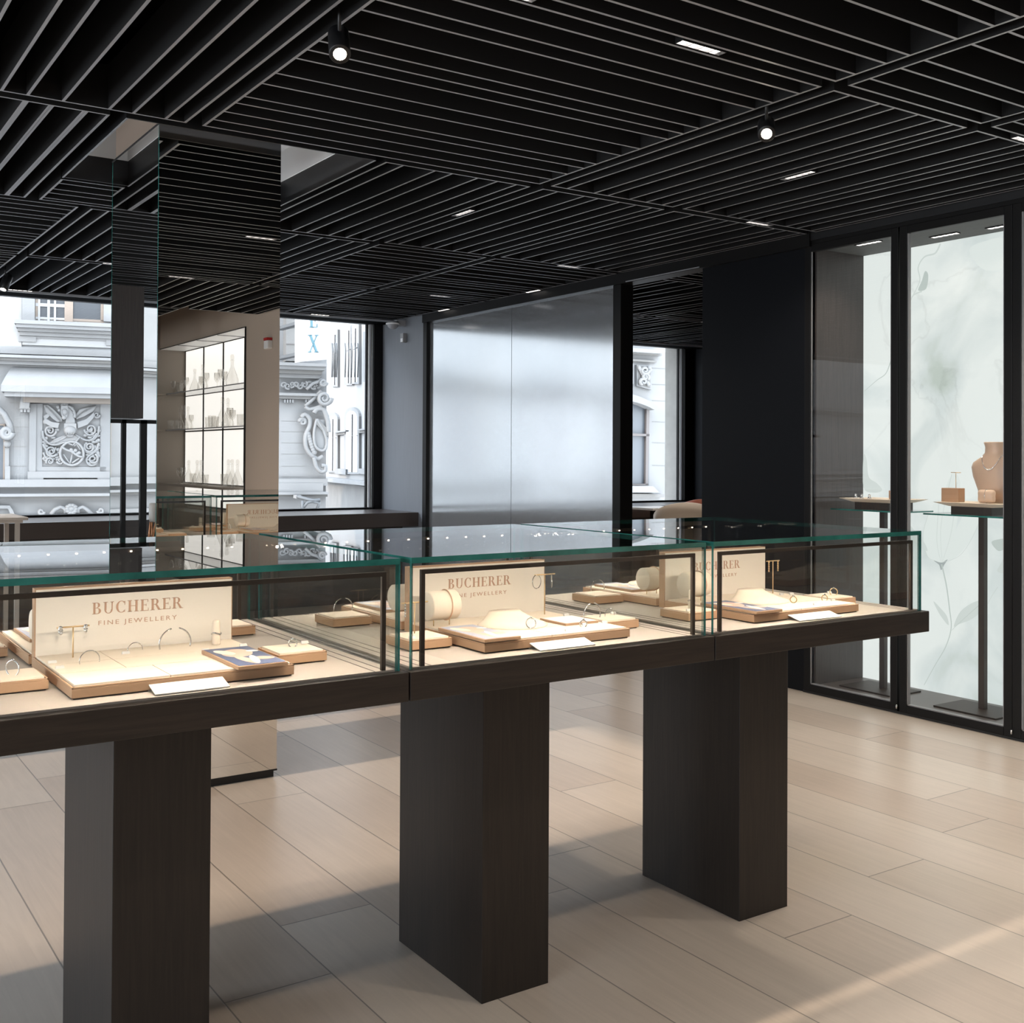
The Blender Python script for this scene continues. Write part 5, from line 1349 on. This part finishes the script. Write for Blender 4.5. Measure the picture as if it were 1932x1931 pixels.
# white building down the side street
F2 = Facade(652, 760, 27.0, math.radians(73.6))
r2 = bpy.data.objects.new('white_building', None); col.objects.link(r2); tag(r2, 'white rendered building with arched windows down the side street', 'building')
root_for[0] = r2
b = MB(); ua = F2.pt(600, 760)[0]; ub = F2.pt(720, 760)[0]; F2.lbox(b, min(ua, ub)-.6, max(ua, ub)+4, -1, 0, -4.2, 14, 'white_render'); b.build('wall', r2)
b = MB(); F2.poly(b, [(600, 904), (720, 924), (720, 1010), (600, 1010)], 0, .05, 'stone_dark'); F2.poly(b, [(600, 900), (720, 914), (720, 920), (600, 908)], 0, .3, 'stone'); b.build('string_course', r2)
def tall_win(F, x0, x1, y0, y1, arch, dy=0):
    b = MB()
    def shape(xa, xb, ya, yb):
        if not arch: return [(xa, ya), (xb, ya-dy), (xb, yb), (xa, yb)]
        xc_ = (xa+xb)/2; r = (xb-xa)/2; return [(xa, yb)]+[(xc_-r*math.cos(PI*k/10), ya+r-r*1.25*math.sin(PI*k/10)) for k in range(11)]+[(xb, yb)]
    F.poly(b, shape(x0-3, x1+3, y0-4, y1+3), 0, .06, 'stone'); F.poly(b, shape(x0+1, x1-.5, y0+2, y1-1), .06, .063, 'pane_light')
    w = b.build('window', r2)
    b = MB(); F.box(b, (x0+x1)/2-.5, (x0+x1)/2+.5, y0+6, y1-1, .063, .08, 'grey_wood'); F.box(b, x0+1.5, x1-1, y0+(y1-y0)*.4, y0+(y1-y0)*.4+1, .063, .08, 'grey_wood')
    g = b.build('glazing_bar', w)
tall_win(F2, 619, 634, 785, 889, True); tall_win(F2, 652, 674, 776, 892, True); tall_win(F2, 690, 712, 770, 896, True)
tall_win(F2, 627, 634, 626, 727, False); tall_win(F2, 652, 661, 618, 724, False); tall_win(F2, 664, 674, 614, 722, False); tall_win(F2, 688, 700, 630, 718, False)
b = MB()
for (x0, x1, y) in ((631, 652, 816), (674, 692, 812)): F2.box(b, x0, x1, y-3, y, 0, .12, 'stone'); F2.box(b, x0+1, x1-1, y, y+5, 0, .07, 'stone_dark'); F2.box(b, x0, x1, 885, 895, 0, .1, 'stone')
for (x0, x1) in ((626, 635), (651, 675)):
    for k in range(5): F2.tube(b, [(x0+(x1-x0)*k/4, 648), (x0+(x1-x0)*k/4+1.5, 665+4*math.sin(k*2)), (x0+(x1-x0)*k/4, 712)], .012, 'iron', 4, .2)
b.build('window_trim', r2)
# building seen through the far room's window
F3 = Facade(1210, 820, 17.0, math.radians(-8))
r3 = bpy.data.objects.new('carved_building', None); col.objects.link(r3); tag(r3, 'pale stone building with an arched window seen through the far room', 'building')
root_for[0] = r3
b = MB(); uc = F3.pt(1290, 800)[0]; F3.lbox(b, F3.pt(1140, 800)[0]-.5, uc+6, -1, 0, -4.2, 9.5, 'stone'); b.build('wall', r3)
c5 = lambda x, y: (1000+x/3.272, 450+y/3.272)
b = MB()
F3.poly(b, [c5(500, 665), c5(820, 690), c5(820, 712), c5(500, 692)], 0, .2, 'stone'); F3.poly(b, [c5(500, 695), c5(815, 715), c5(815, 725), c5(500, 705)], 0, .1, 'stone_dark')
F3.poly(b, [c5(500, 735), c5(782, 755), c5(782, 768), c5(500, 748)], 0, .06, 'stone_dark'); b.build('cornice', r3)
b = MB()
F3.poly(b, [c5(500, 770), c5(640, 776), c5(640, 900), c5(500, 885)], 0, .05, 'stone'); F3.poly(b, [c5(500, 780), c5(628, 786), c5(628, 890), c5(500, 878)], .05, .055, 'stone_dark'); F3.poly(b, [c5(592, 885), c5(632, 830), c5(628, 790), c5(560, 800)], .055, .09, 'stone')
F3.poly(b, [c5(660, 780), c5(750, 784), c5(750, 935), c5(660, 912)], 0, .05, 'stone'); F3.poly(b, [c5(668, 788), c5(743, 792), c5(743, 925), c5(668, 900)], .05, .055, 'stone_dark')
F3.spiral(b, *c5(710, 815), 8, 1.5, 0, 1, .03, 'stone', .09); F3.spiral(b, *c5(712, 855), 7, 1.5, 1, -1, .03, 'stone', .09); F3.spiral(b, *c5(700, 885), 7, 1.3, 2, 1, .028, 'stone', .09)
for k in range(12): F3.blob(b, *c5(676+6*k, 800+11*k % 110), .035, 'stone', .08)
b.build('carved_panels', r3)
b = MB()   # arched hood
top = [c5(560+ (792-560)*k/10, 955+ 85*(k/10)**2.0) for k in range(11)]; bot = [c5(560+(770-560)*k/10, 1000+60*(k/10)**2.0) for k in range(11)]
for k in range(10): F3.poly(b, [top[k], top[k+1], bot[k+1], bot[k]], 0, .22, 'stone'); 
b.build('arched_hood', r3)
b = MB(); F3.poly(b, [c5(500, 985), c5(620, 1000), c5(690, 1030), c5(735, 1060), c5(735, 1525), c5(500, 1525)], 0, .01, 'pane_light'); pn = b.build('pane')
b = MB(); F3.poly(b, [c5(606, 995), c5(632, 1000), c5(628, 1525), c5(603, 1525)], .01, .07, 'grey_wood'); F3.poly(b, [c5(500, 1200), c5(738, 1208), c5(738, 1222), c5(500, 1216)], .01, .07, 'grey_wood'); F3.poly(b, [c5(720, 1050), c5(738, 1062), c5(730, 1525), c5(714, 1525)], .01, .07, 'grey_wood'); F3.poly(b, [c5(500, 1515), c5(730, 1515), c5(730, 1527), c5(500, 1527)], .01, .07, 'grey_wood')
w = b.build('window', r3); pn.parent = w
b = MB(); F3.poly(b, [c5(500, 1530), c5(760, 1530), c5(800, 1570), c5(500, 1570)], 0, .2, 'stone'); F3.poly(b, [c5(500, 1575), c5(830, 1580), c5(830, 1600), c5(500, 1600)], 0, .12, 'stone_dark'); b.build('window_sill', r3)
b = MB()
for y in (800, 900, 1000, 1130, 1260, 1400): F3.poly(b, [c5(755, y), c5(835, y+3), c5(835, y+6), c5(755, y+3)], 0, .004, 'stone_dark')
b.build('quoins', r3)
